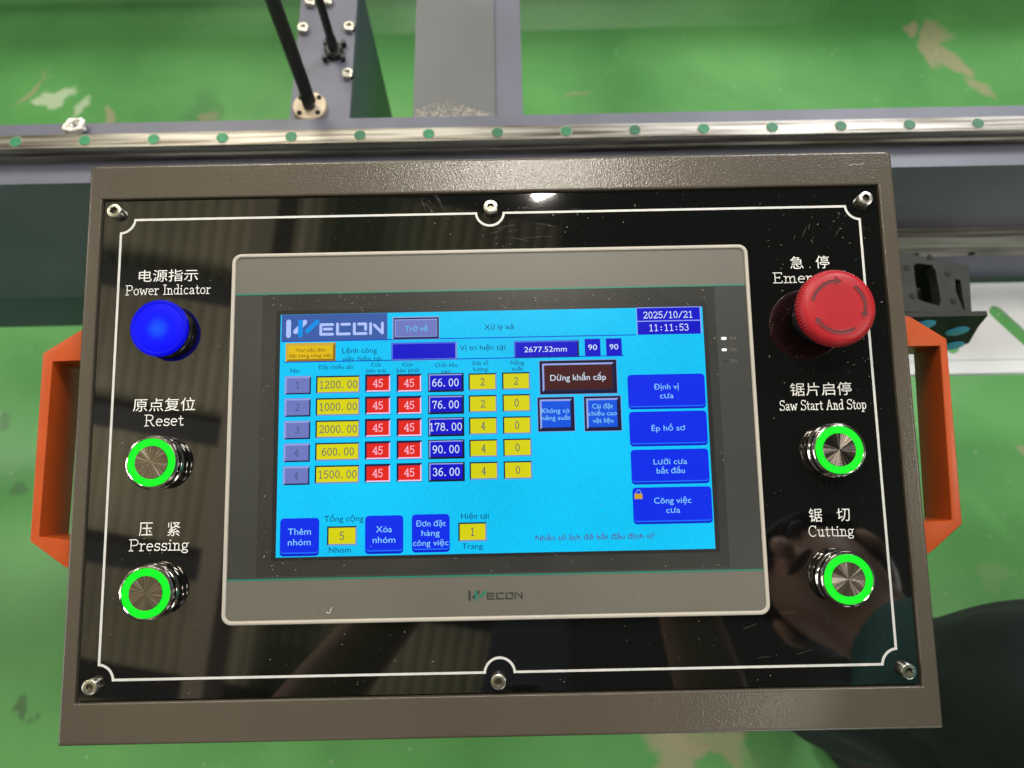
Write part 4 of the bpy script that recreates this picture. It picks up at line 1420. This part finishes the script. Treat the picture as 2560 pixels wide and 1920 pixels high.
fpart(F_, 'number_field', ts)
F_ = Flat()
F_.rect(-66.31, -53.05, 8.71, 18.23, Z1, UI['edge_dark'])
bevel_rect(F_, -66.01, -53.20, 9.01, 17.73, .75, Z1+.02, UI['red'], UI['edge_dark'], UI['white_edge'])
uit(F_, '45', -62.10, -57.25, 11.60, 3.75, Z3, UI['pink'], 1)
fpart(F_, 'number_field', ts)
F_ = Flat()
F_.rect(-66.31, -53.05, -2.90, 6.62, Z1, UI['edge_dark'])
bevel_rect(F_, -66.01, -53.20, -2.60, 6.12, .75, Z1+.02, UI['red'], UI['edge_dark'], UI['white_edge'])
uit(F_, '45', -62.10, -57.25, -0.02, 3.75, Z3, UI['pink'], 1)
fpart(F_, 'number_field', ts)
F_ = Flat()
F_.rect(-66.31, -53.05, -14.52, -4.99, Z1, UI['edge_dark'])
bevel_rect(F_, -66.01, -53.20, -14.22, -5.49, .75, Z1+.02, UI['red'], UI['edge_dark'], UI['white_edge'])
uit(F_, '45', -62.10, -57.25, -11.63, 3.75, Z3, UI['pink'], 1)
fpart(F_, 'number_field', ts)
F_ = Flat()
F_.rect(-66.31, -53.05, -26.13, -16.61, Z1, UI['edge_dark'])
bevel_rect(F_, -66.01, -53.20, -25.83, -17.11, .75, Z1+.02, UI['red'], UI['edge_dark'], UI['white_edge'])
uit(F_, '45', -62.10, -57.25, -23.24, 3.75, Z3, UI['pink'], 1)
fpart(F_, 'number_field', ts)
F_ = Flat()
F_.rect(-49.98, -36.97, 20.05, 29.65, Z1, UI['edge_dark'])
bevel_rect(F_, -49.68, -37.12, 20.35, 29.15, .75, Z1+.02, UI['red'], UI['edge_dark'], UI['white_edge'])
uit(F_, '45', -45.90, -41.05, 22.98, 3.75, Z3, UI['pink'], 1)
fpart(F_, 'number_field', ts)
F_ = Flat()
F_.rect(-49.98, -36.97, 8.51, 18.11, Z1, UI['edge_dark'])
bevel_rect(F_, -49.68, -37.12, 8.81, 17.61, .75, Z1+.02, UI['red'], UI['edge_dark'], UI['white_edge'])
uit(F_, '45', -45.90, -41.05, 11.44, 3.75, Z3, UI['pink'], 1)
fpart(F_, 'number_field', ts)
F_ = Flat()
F_.rect(-49.98, -36.97, -3.03, 6.58, Z1, UI['edge_dark'])
bevel_rect(F_, -49.68, -37.12, -2.73, 6.08, .75, Z1+.02, UI['red'], UI['edge_dark'], UI['white_edge'])
uit(F_, '45', -45.90, -41.05, -0.10, 3.75, Z3, UI['pink'], 1)
fpart(F_, 'number_field', ts)
F_ = Flat()
F_.rect(-49.98, -36.97, -14.57, -4.96, Z1, UI['edge_dark'])
bevel_rect(F_, -49.68, -37.12, -14.27, -5.46, .75, Z1+.02, UI['red'], UI['edge_dark'], UI['white_edge'])
uit(F_, '45', -45.90, -41.05, -11.64, 3.75, Z3, UI['pink'], 1)
fpart(F_, 'number_field', ts)
F_ = Flat()
F_.rect(-49.98, -36.97, -26.11, -16.50, Z1, UI['edge_dark'])
bevel_rect(F_, -49.68, -37.12, -25.81, -17.00, .75, Z1+.02, UI['red'], UI['edge_dark'], UI['white_edge'])
uit(F_, '45', -45.90, -41.05, -23.18, 3.75, Z3, UI['pink'], 1)
fpart(F_, 'number_field', ts)
F_ = Flat()
F_.rect(-33.72, -15.06, 19.80, 29.65, Z1, UI['black'])
bevel_rect(F_, -33.22, -15.56, 20.30, 29.15, .6, Z1+.02, UI['navy'], UI['edge_light'], UI['black'])
uit(F_, '66.00', -31.24, -17.93, 22.85, 3.75, Z3, UI['white'], 1)
fpart(F_, 'number_field', ts)
F_ = Flat()
F_.rect(-33.72, -15.06, 8.28, 18.13, Z1, UI['black'])
bevel_rect(F_, -33.22, -15.56, 8.78, 17.63, .6, Z1+.02, UI['navy'], UI['edge_light'], UI['black'])
uit(F_, '76.00', -31.24, -17.93, 11.33, 3.75, Z3, UI['white'], 1)
fpart(F_, 'number_field', ts)
F_ = Flat()
F_.rect(-33.72, -15.06, -3.24, 6.61, Z1, UI['black'])
bevel_rect(F_, -33.22, -15.56, -2.74, 6.11, .6, Z1+.02, UI['navy'], UI['edge_light'], UI['black'])
uit(F_, '178.00', -32.67, -16.51, -0.19, 3.75, Z3, UI['white'], 1)
fpart(F_, 'number_field', ts)
F_ = Flat()
F_.rect(-33.72, -15.06, -14.76, -4.90, Z1, UI['black'])
bevel_rect(F_, -33.22, -15.56, -14.26, -5.40, .6, Z1+.02, UI['navy'], UI['edge_light'], UI['black'])
uit(F_, '90.00', -31.24, -17.93, -11.71, 3.75, Z3, UI['white'], 1)
fpart(F_, 'number_field', ts)
F_ = Flat()
F_.rect(-33.72, -15.06, -26.28, -16.42, Z1, UI['black'])
bevel_rect(F_, -33.22, -15.56, -25.78, -16.92, .6, Z1+.02, UI['navy'], UI['edge_light'], UI['black'])
uit(F_, '36.00', -31.24, -17.93, -23.23, 3.75, Z3, UI['white'], 1)
fpart(F_, 'number_field', ts)
F_ = Flat()
bevel_rect(F_, -12.60, 2.00, 20.24, 29.23, .7, Z1, UI['yellow'], UI['edge_dark'], UI['silver'])
uit(F_, '2', -6.18, -4.41, 22.88, 3.70, Z3, UI['num'], 1)
fpart(F_, 'number_field', ts)
F_ = Flat()
bevel_rect(F_, -12.60, 2.00, 8.76, 17.75, .7, Z1, UI['yellow'], UI['edge_dark'], UI['silver'])
uit(F_, '2', -6.18, -4.41, 11.41, 3.70, Z3, UI['num'], 1)
fpart(F_, 'number_field', ts)
F_ = Flat()
bevel_rect(F_, -12.60, 2.00, -2.72, 6.27, .7, Z1, UI['yellow'], UI['edge_dark'], UI['silver'])
uit(F_, '4', -6.18, -4.41, -0.07, 3.70, Z3, UI['num'], 1)
fpart(F_, 'number_field', ts)
F_ = Flat()
bevel_rect(F_, -12.60, 2.00, -14.20, -5.20, .7, Z1, UI['yellow'], UI['edge_dark'], UI['silver'])
uit(F_, '4', -6.18, -4.41, -11.55, 3.70, Z3, UI['num'], 1)
fpart(F_, 'number_field', ts)
F_ = Flat()
bevel_rect(F_, -12.60, 2.00, -25.68, -16.68, .7, Z1, UI['yellow'], UI['edge_dark'], UI['silver'])
uit(F_, '4', -6.18, -4.41, -23.03, 3.70, Z3, UI['num'], 1)
fpart(F_, 'number_field', ts)
F_ = Flat()
bevel_rect(F_, 4.85, 19.43, 20.26, 29.39, .7, Z1, UI['yellow'], UI['edge_dark'], UI['silver'])
uit(F_, '2', 11.25, 13.02, 22.98, 3.70, Z3, UI['num'], 1)
fpart(F_, 'number_field', ts)
F_ = Flat()
bevel_rect(F_, 4.85, 19.43, 8.76, 17.89, .7, Z1, UI['yellow'], UI['edge_dark'], UI['silver'])
uit(F_, '0', 11.25, 13.02, 11.47, 3.70, Z3, UI['num'], 1)
fpart(F_, 'number_field', ts)
F_ = Flat()
bevel_rect(F_, 4.85, 19.43, -2.74, 6.38, .7, Z1, UI['yellow'], UI['edge_dark'], UI['silver'])
uit(F_, '0', 11.25, 13.02, -0.03, 3.70, Z3, UI['num'], 1)
fpart(F_, 'number_field', ts)
F_ = Flat()
bevel_rect(F_, 4.85, 19.43, -14.25, -5.12, .7, Z1, UI['yellow'], UI['edge_dark'], UI['silver'])
uit(F_, '0', 11.25, 13.02, -11.53, 3.70, Z3, UI['num'], 1)
fpart(F_, 'number_field', ts)
F_ = Flat()
bevel_rect(F_, 4.85, 19.43, -25.75, -16.62, .7, Z1, UI['yellow'], UI['edge_dark'], UI['silver'])
uit(F_, '0', 11.25, 13.02, -23.04, 3.70, Z3, UI['num'], 1)
fpart(F_, 'number_field', ts)
F_ = Flat()
framed(F_, 24.18, 64.78, 17.16, 35.30, UI['brown'], 1.3)
uit(F_, 'Dừng khẩn cấp', 29.94, 58.80, 24.53, 3.04, Z3, UI['white'], 0)
fpart(F_, 'screen_button', ts)
F_ = Flat()
framed(F_, 22.75, 42.16, -2.01, 16.19, UI['mid_blue'])
uit(F_, 'Không có', 25.12, 39.35, 7.76, 2.40, Z3, UI['ice'], 0)
uit(F_, 'năng suất', 24.91, 39.77, 4.10, 2.27, Z3, UI['ice'], 0)
fpart(F_, 'screen_button', ts)
F_ = Flat()
framed(F_, 46.80, 66.29, -2.26, 16.25, UI['mid_blue'])
uit(F_, 'Cài đặt', 51.20, 61.97, 9.61, 2.40, Z3, UI['ice'], 0)
uit(F_, 'chiều cao', 49.16, 63.80, 5.95, 2.28, Z3, UI['ice'], 0)
uit(F_, 'vật liệu', 51.25, 61.87, 2.23, 2.27, Z3, UI['ice'], 0)
fpart(F_, 'screen_button', ts)
F_ = Flat()
soft_button(F_, 69.97, 110.04, 10.41, 26.82, 1.70)
uit(F_, 'Định vị', 83.53, 96.37, 18.89, 2.79, Z3, UI['ice'], 0)
uit(F_, 'cưa', 86.44, 93.51, 14.24, 2.78, Z3, UI['ice'], 0)
fpart(F_, 'screen_button', ts)
F_ = Flat()
soft_button(F_, 69.97, 110.07, -8.73, 7.48, 1.70)
uit(F_, 'Ép hồ sơ', 81.37, 98.65, -2.55, 2.74, Z3, UI['ice'], 0)
fpart(F_, 'screen_button', ts)
F_ = Flat()
soft_button(F_, 70.06, 109.90, -28.07, -12.08, 1.70)
uit(F_, 'Lưỡi cưa', 81.61, 98.79, -19.75, 2.71, Z3, UI['ice'], 0)
uit(F_, 'bắt đầu', 83.00, 97.37, -24.34, 2.71, Z3, UI['ice'], 0)
fpart(F_, 'screen_button', ts)
F_ = Flat()
soft_button(F_, 70.16, 110.39, -48.05, -31.32, 1.70)
uit(F_, 'Công việc', 81.02, 99.96, -39.48, 2.91, Z3, UI['ice'], 0)
uit(F_, 'cưa', 86.97, 94.01, -44.29, 2.78, Z3, UI['ice'], 0)
F_.rect(71.10, 75.17, -37.06, -34.34, Z3, UI['lock'])
for k_ in range(8):
    a0, a1 = PI*k_/8, PI*(k_+1)/8
    F_.stroke((73.28 + 1.25*math.cos(a0), -34.24 + 1.8*math.sin(a0)), (73.28 + 1.25*math.cos(a1), -34.24 + 1.8*math.sin(a1)), .5, Z3, UI['lock_bar'])
fpart(F_, 'screen_button', ts)
F_ = Flat()
soft_button(F_, -108.92, -89.09, -60.23, -43.24, 1.90)
uit(F_, 'Thêm', -104.91, -93.27, -51.49, 3.13, Z3, UI['ice'], 0)
uit(F_, 'nhóm', -104.80, -93.30, -56.71, 3.12, Z3, UI['ice'], 0)
fpart(F_, 'screen_button', ts)
F_ = Flat()
soft_button(F_, -65.89, -46.53, -59.90, -42.74, 1.90)
uit(F_, 'Xóa', -60.35, -52.23, -51.10, 3.03, Z3, UI['ice'], 0)
uit(F_, 'nhóm', -61.92, -50.58, -56.33, 3.02, Z3, UI['ice'], 0)
fpart(F_, 'screen_button', ts)
F_ = Flat()
soft_button(F_, -42.22, -23.04, -59.62, -42.56, 1.90)
uit(F_, 'Đơn đặt', -40.14, -25.03, -48.60, 2.81, Z3, UI['ice'], 0)
uit(F_, 'hàng', -37.31, -28.09, -53.29, 2.80, Z3, UI['ice'], 0)
uit(F_, 'công việc', -41.65, -23.74, -58.19, 2.80, Z3, UI['ice'], 0)
fpart(F_, 'screen_button', ts)
F_ = Flat()
bevel_rect(F_, -85.09, -70.02, -57.23, -47.66, .75, Z1, UI['yellow'], UI['edge_dark'], UI['silver'])
uit(F_, '5', -78.46, -76.66, -54.34, 3.80, Z3, UI['num'], 1)
fpart(F_, 'number_field', ts)
F_ = Flat()
bevel_rect(F_, -18.70, -4.27, -56.50, -47.04, .75, Z1, UI['yellow'], UI['edge_dark'], UI['silver'])
uit(F_, '1', -12.13, -10.83, -53.67, 3.80, Z3, UI['num'], 1)
fpart(F_, 'number_field', ts)
F_ = Flat()
uit(F_, 'Tổng cộng', -86.61, -66.65, -45.34, 2.92, Z3, UI['ink'], 0)
fpart(F_, 'screen_caption', ts)
F_ = Flat()
uit(F_, 'Nhóm', -84.11, -73.00, -60.77, 2.69, Z3, UI['ink'], 0)
fpart(F_, 'screen_caption', ts)
F_ = Flat()
uit(F_, 'Hiện tại', -17.14, -3.16, -45.31, 2.82, Z3, UI['ink'], 0)
fpart(F_, 'screen_caption', ts)
F_ = Flat()
uit(F_, 'Trang', -16.92, -6.41, -60.17, 2.69, Z3, UI['ink'], 0)
fpart(F_, 'screen_caption', ts)
F_ = Flat()
uit(F_, 'Nhấn số lịch để bắt đầu định vị!', 20.29, 80.08, -56.81, 2.64, Z3, UI['purple'], 0)
fpart(F_, 'screen_caption', ts)

# --- indicator leds and their lettering on the smoked film
F_ = Flat()
F_.poly(rrect(119.93, 122.80, 44.37, 45.95, .6, 4), 3.36, M['led_white'])
fpart(F_, 'indicator_led', ts)
F_ = Flat()
F_.poly(rrect(119.90, 122.63, 38.37, 39.86, .6, 4), 3.36, M['led_white'])
fpart(F_, 'indicator_led', ts)
F_ = Flat()
F_.poly(rrect(120.36, 122.40, 32.77, 33.64, .6, 4), 3.36, M['film_dark'])
fpart(F_, 'indicator_led', ts)
F_ = Flat()
F_.text('PWR', 126.09, 44.34, 3.36, M['film_text'], size=2.30, width=3.60, shear=.15)
fpart(F_, 'lettering', ts)
F_ = Flat()
F_.text('COM', 125.74, 38.30, 3.36, M['film_text'], size=2.29, width=3.59, shear=.15)
fpart(F_, 'lettering', ts)
F_ = Flat()
F_.text('TCH', 125.57, 32.38, 3.36, M['film_text'], size=2.29, width=3.42, shear=.15)
fpart(F_, 'lettering', ts)

flecks(ts, 3.90, [(gx0, gx1, sy1+1, gy1, 70, .9), (gx0, gx1, gy0, sy0-1, 22, .6), (gx0, sx0-1, gy0, gy1, 16, .8), (zx0+4, zx1-4, zy0+3, zy0+24, 22, .5), (sx0, sx1, sy0, sy1, 26, .3)], 9, M['fleck'])
flecks(ts, 3.92, [(sx0, sx1, sy0, sy1, 40, .35), (zx0+4, zx1-4, zy1-22, zy1-3, 14, .5), (zx0+4, zx1-4, zy0+3, zy0+22, 14, .5)], 21, M['glass_edge'], 'grime_specks')

# maker's mark on the bezel
F_ = Flat()
logo(F_, lambda a, b: (-14.12 + a*0.03037, -81.30 - b*0.03037), M['logo_dark'], M['logo_green'], 3.26)
fpart(F_, 'maker_logo', ts)

# dust fibres lying on the bezel
bm = bmesh.new()
bm_tube(bm, [(-84.98, -89.73, 3.42), (-84.16, -90.17, 3.42), (-83.46, -90.29, 3.42), (-82.98, -89.40, 3.42), (-82.46, -87.47, 3.42)], .14, 6)
bpart('fibre', bm, M['fluff'], ts)
bm = bmesh.new()
bm_tube(bm, [(194.87, 139.44, 1.98), (196.68, 139.93, 1.98), (198.76, 140.14, 1.98), (200.78, 139.63, 1.98), (202.59, 140.21, 1.98), (203.52, 140.72, 1.98)], .10, 6)
bpart('fibre', bm, M['fluff'])

# ================================================================== PERSON AND PHONE
def cam_to_world(x, y, z):
    """a point given in the phone's own frame (metres)"""
    return cam.matrix_world @ Vector((x, y, z))
ph_ = thing('smartphone', 'black smartphone held level above the control box', 'phone', cam_to_world(0, 0, .006))
ph_.rotation_euler = cam.matrix_world.to_euler()
bm = bmesh.new()
bm_prism(bm, rrect(-.022, .138, -.054, .022, .009), 0.0, .008)
bevel(bm, .001)
from_bm('phone_body', bm, M['phone'], ph_, autosmooth=.6)

def make_person(label, base):
    global person, PB
    person = thing('person', label, 'person', base)
    PB = Vector(base)
def person_part(name, bm, mats, smooth=True):
    for vv in bm.verts:
        vv.co -= PB
    return from_bm(name, bm, mats, person, smooth=smooth)
make_person('person in black trousers and teal shirt standing at the lower right of the control box', (.49, -.19, 0))

# trousers: one continuous cloth surface with folds, two legs from the waist
def leg(bm, path, radii, seed, n=72):
    path = [Vector(p) for p in path]
    m = 90
    loops = []
    for j in range(m):
        t = j/(m-1)*(len(path)-1)
        i = min(int(t), len(path)-2); f = t - i
        f2 = f*f*(3-2*f)
        c = path[i].lerp(path[i+1], f)
        r = radii[i]*(1-f2) + radii[i+1]*f2
        lp_ = []
        for k in range(n):
            a = 2*PI*k/n
            w = mnoise.noise(Vector((math.cos(a)*1.3 + seed, math.sin(a)*1.3, c.z*5))) * .19
            w += .08*math.sin(a*5 + c.z*11 + seed) * mnoise.noise(Vector((seed, c.z*7, math.cos(a))))
            cr = abs(mnoise.noise(Vector((math.cos(a)*2.2 + seed*3, math.sin(a)*2.2, c.z*9 + a*.6))))
            w -= .16*max(0.0, .22 - cr)
            lp_.append((c.x + r*(1+w)*math.cos(a), c.y + r*(1+w)*math.sin(a)*.95, c.z))
        loops.append(lp_)
    bm_loops(bm, loops, True, True)
bm = bmesh.new()
leg(bm, [(.470, -.165, .07), (.470, -.168, .28), (.476, -.172, .50), (.490, -.176, .74), (.520, -.20, .96)], [.080, .088, .092, .104, .118], 1.3)
leg(bm, [(.690, -.36, .07), (.680, -.35, .28), (.660, -.33, .50), (.625, -.30, .74), (.575, -.26, .96)], [.078, .084, .090, .104, .118], 4.1)
person_part('trousers', bm, M['trousers'])
for (x, y) in ((.455, -.165), (.675, -.345)):
    bm = bmesh.new()
    loops = []
    for j, (d, w, h) in enumerate(((-.09, .030, .07), (-.06, .040, .09), (0, .044, .095), (.06, .047, .075), (.12, .048, .055), (.16, .036, .040), (.18, .016, .025))):
        c = Vector((x - d*.8, y + d*.6, 0))
        s = Vector((.6, .8, 0))
        loops.append([tuple(c + s*w*math.cos(a_) + Vector((0, 0, max(0.0, h*(.5 + .5*math.sin(a_)))))) for a_ in [2*PI*q_/14 for q_ in range(14)]])
    bm_loops(bm, loops, True, True)
    person_part('shoe', bm, M['shoe'])

def torso(tors, ax, fx):
    bm = bmesh.new()
    loops = []
    for c, a_, b_ in tors:
        c = Vector(c)
        loops.append([tuple(c + ax*a_*math.cos(t) + fx*b_*math.sin(t)) for t in [2*PI*q_/36 for q_ in range(36)]])
    bm_loops(bm, loops, True, True)
    return bm

def skin_body(pel, che, neck, head, arms, holding):
    """head, neck, arms and five-fingered hands as one continuous skinned surface"""
    vts, eds, rad_ = [], [], []
    def V_(p, r, par=None):
        vts.append(tuple(Vector(p) - PB)); rad_.append(r)
        if par is not None:
            eds.append((par, len(vts)-1))
        return len(vts)-1
    pl_ = V_(pel, .09)
    ch_ = V_(che, .10, pl_)
    n1 = V_(neck, .056, ch_)
    H_ = Vector(head)
    n2 = V_(Vector(neck).lerp(H_, .4), .054, n1)
    h1 = V_(H_ - Vector((0, 0, .06)), .076, n2)
    h2 = V_(H_ + Vector((0, 0, .01)), .090, h1)
    V_(H_ + Vector((0, 0, .07)), .070, h2)
    R3 = cam.matrix_world.to_3x3()
    for sh, el, ha, sg in arms:
        s_ = V_(sh, .055, ch_)
        e_ = V_(el, .042, s_)
        m_ = V_(el.lerp(ha, .45), .040, e_)
        w_ = V_(el.lerp(ha, .86), .026, m_)
        p_ = V_(ha, .028, w_)
        if holding:
            xd, yd, zd = (R3 @ Vector((-sg, 0, 0))).normalized(), (R3 @ Vector((0, 1, 0))).normalized(), (R3 @ Vector((0, 0, -1))).normalized()
        else:
            zd = (ha - el).normalized(); xd = Vector((-sg*.6, .5, 0)).normalized(); yd = zd.cross(xd)
        for q_, ln_ in enumerate((.030, .036, .034, .028)):
            b_ = ha + yd*(.036 - .020*q_) + xd*.006
            k1 = V_(b_, .0095, p_)
            k2 = V_(b_ + xd*ln_*.2 + zd*ln_*.35, .0085, k1)
            V_(b_ + xd*ln_*.7 + zd*ln_*.38, .0072, k2)
        t1 = V_(ha - yd*.030 + xd*.004, .0110, p_)
        t2 = V_(ha - yd*.034 + xd*.030 - zd*.012, .0095, t1)
        V_(ha - yd*.030 + xd*.052 - zd*.014, .0078, t2)
    me = bpy.data.meshes.new('body')
    me.from_pydata(vts, eds, [])
    bo = bpy.data.objects.new('body', me)
    COL.objects.link(bo)
    bo.modifiers.new('skin', 'SKIN')
    for i_, r_ in enumerate(rad_):
        me.skin_vertices[0].data[i_].radius = (r_, r_)
    me.skin_vertices[0].data[0].use_root = True
    sb_ = bo.modifiers.new('sub', 'SUBSURF'); sb_.levels = 2; sb_.render_levels = 2
    bpy.context.view_layer.update()
    me2 = bpy.data.meshes.new_from_object(bo.evaluated_get(bpy.context.evaluated_depsgraph_get()))
    bpy.data.objects.remove(bo)
    return link('body', me2, M['skin'], person, True)

def face_parts(H_, ax, fx):
    def blob(name, c, rx, ry, rz, mat, n=20, keep=None):
        bm = bmesh.new()
        bmesh.ops.create_uvsphere(bm, u_segments=n, v_segments=n//2, radius=1)
        for vv in bm.verts:
            p = vv.co.copy()
            vv.co = Vector(c) + ax*p.x*rx + fx*p.y*ry + Vector((0, 0, p.z*rz))
        if keep:
            bmesh.ops.delete(bm, geom=[vv for vv in bm.verts if not keep(vv.co)], context='VERTS')
        return person_part(name, bm, mat)
    blob('nose', H_ + fx*.092 - Vector((0, 0, .015)), .014, .016, .024, M['skin'])
    for s in (-1, 1):
        blob('ear', H_ + ax*s*.088 - Vector((0, 0, .01)), .010, .022, .032, M['skin'])
        blob('eye', H_ + ax*s*.034 + fx*.080 + Vector((0, 0, .018)), .014, .010, .008, M['hair'])
        blob('brow', H_ + ax*s*.034 + fx*.083 + Vector((0, 0, .036)), .022, .008, .005, M['hair'])
    blob('mouth', H_ + fx*.082 - Vector((0, 0, .058)), .024, .008, .007, M['red_shade'])
    blob('hair', H_ + Vector((0, 0, .030)) - fx*.010, .100, .106, .098, M['hair'], 32, keep=lambda p: p.z > H_.z + .045 or (p - H_).dot(fx) < .0)

ax = Vector((.66, .75, 0)).normalized(); fx = Vector((-.75, .66, 0)).normalized()
bm = torso([((.545, -.235, .93), .165, .125), ((.54, -.25, 1.05), .160, .120), ((.53, -.28, 1.20), .180, .130), ((.52, -.33, 1.36), .200, .130), ((.51, -.355, 1.46), .185, .105), ((.50, -.36, 1.53), .095, .075), ((.492, -.36, 1.56), .066, .066)], ax, fx)
C_ = Vector((.51, -.35, 1.45))
shR, shL = C_ + ax*.185, C_ - ax*.185
elR, elL = shR + Vector((.06, .02, -.29)), shL + Vector((.02, -.06, -.29))
haR, haL = elR + Vector((-.03, .08, -.24)), elL + Vector((-.02, .06, -.24))
for a_, b_ in ((shR, elR), (shL, elL)):
    bm_tube(bm, [a_, a_.lerp(b_, .45), a_.lerp(b_, .75)], [.068, .062, .058], 20)
person_part('shirt', bm, M['shirt'])
HD = Vector((.455, -.325, 1.70))
skin_body((.54, -.24, .95), (.515, -.33, 1.38), (.49, -.358, 1.52), HD, ((shR, elR, haR, 1), (shL, elL, haL, -1)), False)
face_parts(HD, ax, fx)

# the one who takes the picture, standing in front of the box with the phone in both hands
make_person('person in dark clothes holding up the phone in front of the control box', (.02, -.66, 0))
ax = Vector((1, 0, 0)); fx = Vector((0, 1, 0))
bm = bmesh.new()
leg(bm, [(-.09, -.67, .07), (-.09, -.67, .50), (-.06, -.68, .96)], [.078, .092, .118], 2.2)
leg(bm, [(.13, -.67, .07), (.13, -.67, .50), (.09, -.68, .96)], [.078, .092, .118], 6.6)
person_part('trousers', bm, M['trousers'])
bm = torso([((.02, -.68, .93), .17, .125), ((.02, -.68, 1.10), .165, .12), ((.02, -.67, 1.26), .19, .13), ((.02, -.66, 1.40), .205, .13), ((.02, -.66, 1.49), .18, .10), ((.02, -.65, 1.55), .09, .075), ((.02, -.65, 1.58), .066, .066)], ax, fx)
C_ = Vector((.02, -.65, 1.48))
shR, shL = C_ + ax*.19, C_ - ax*.19
elR, elL = Vector((.245, -.46, 1.36)), Vector((-.30, -.44, 1.40))
haR, haL = cam_to_world(.150, -.020, .030), cam_to_world(-.036, -.030, .032)
for a_, b_ in ((shR, elR), (shL, elL)):
    bm_tube(bm, [a_, a_.lerp(b_, .45), a_.lerp(b_, .75)], [.068, .060, .054], 20)
person_part('shirt', bm, M['dark_cloth'])
HD = Vector((.02, -.60, 1.74))
skin_body((.02, -.68, .95), (.02, -.66, 1.40), (.02, -.645, 1.55), HD, ((shR, elR, haR, 1), (shL, elL, haL, -1)), True)
face_parts(HD, ax, fx)
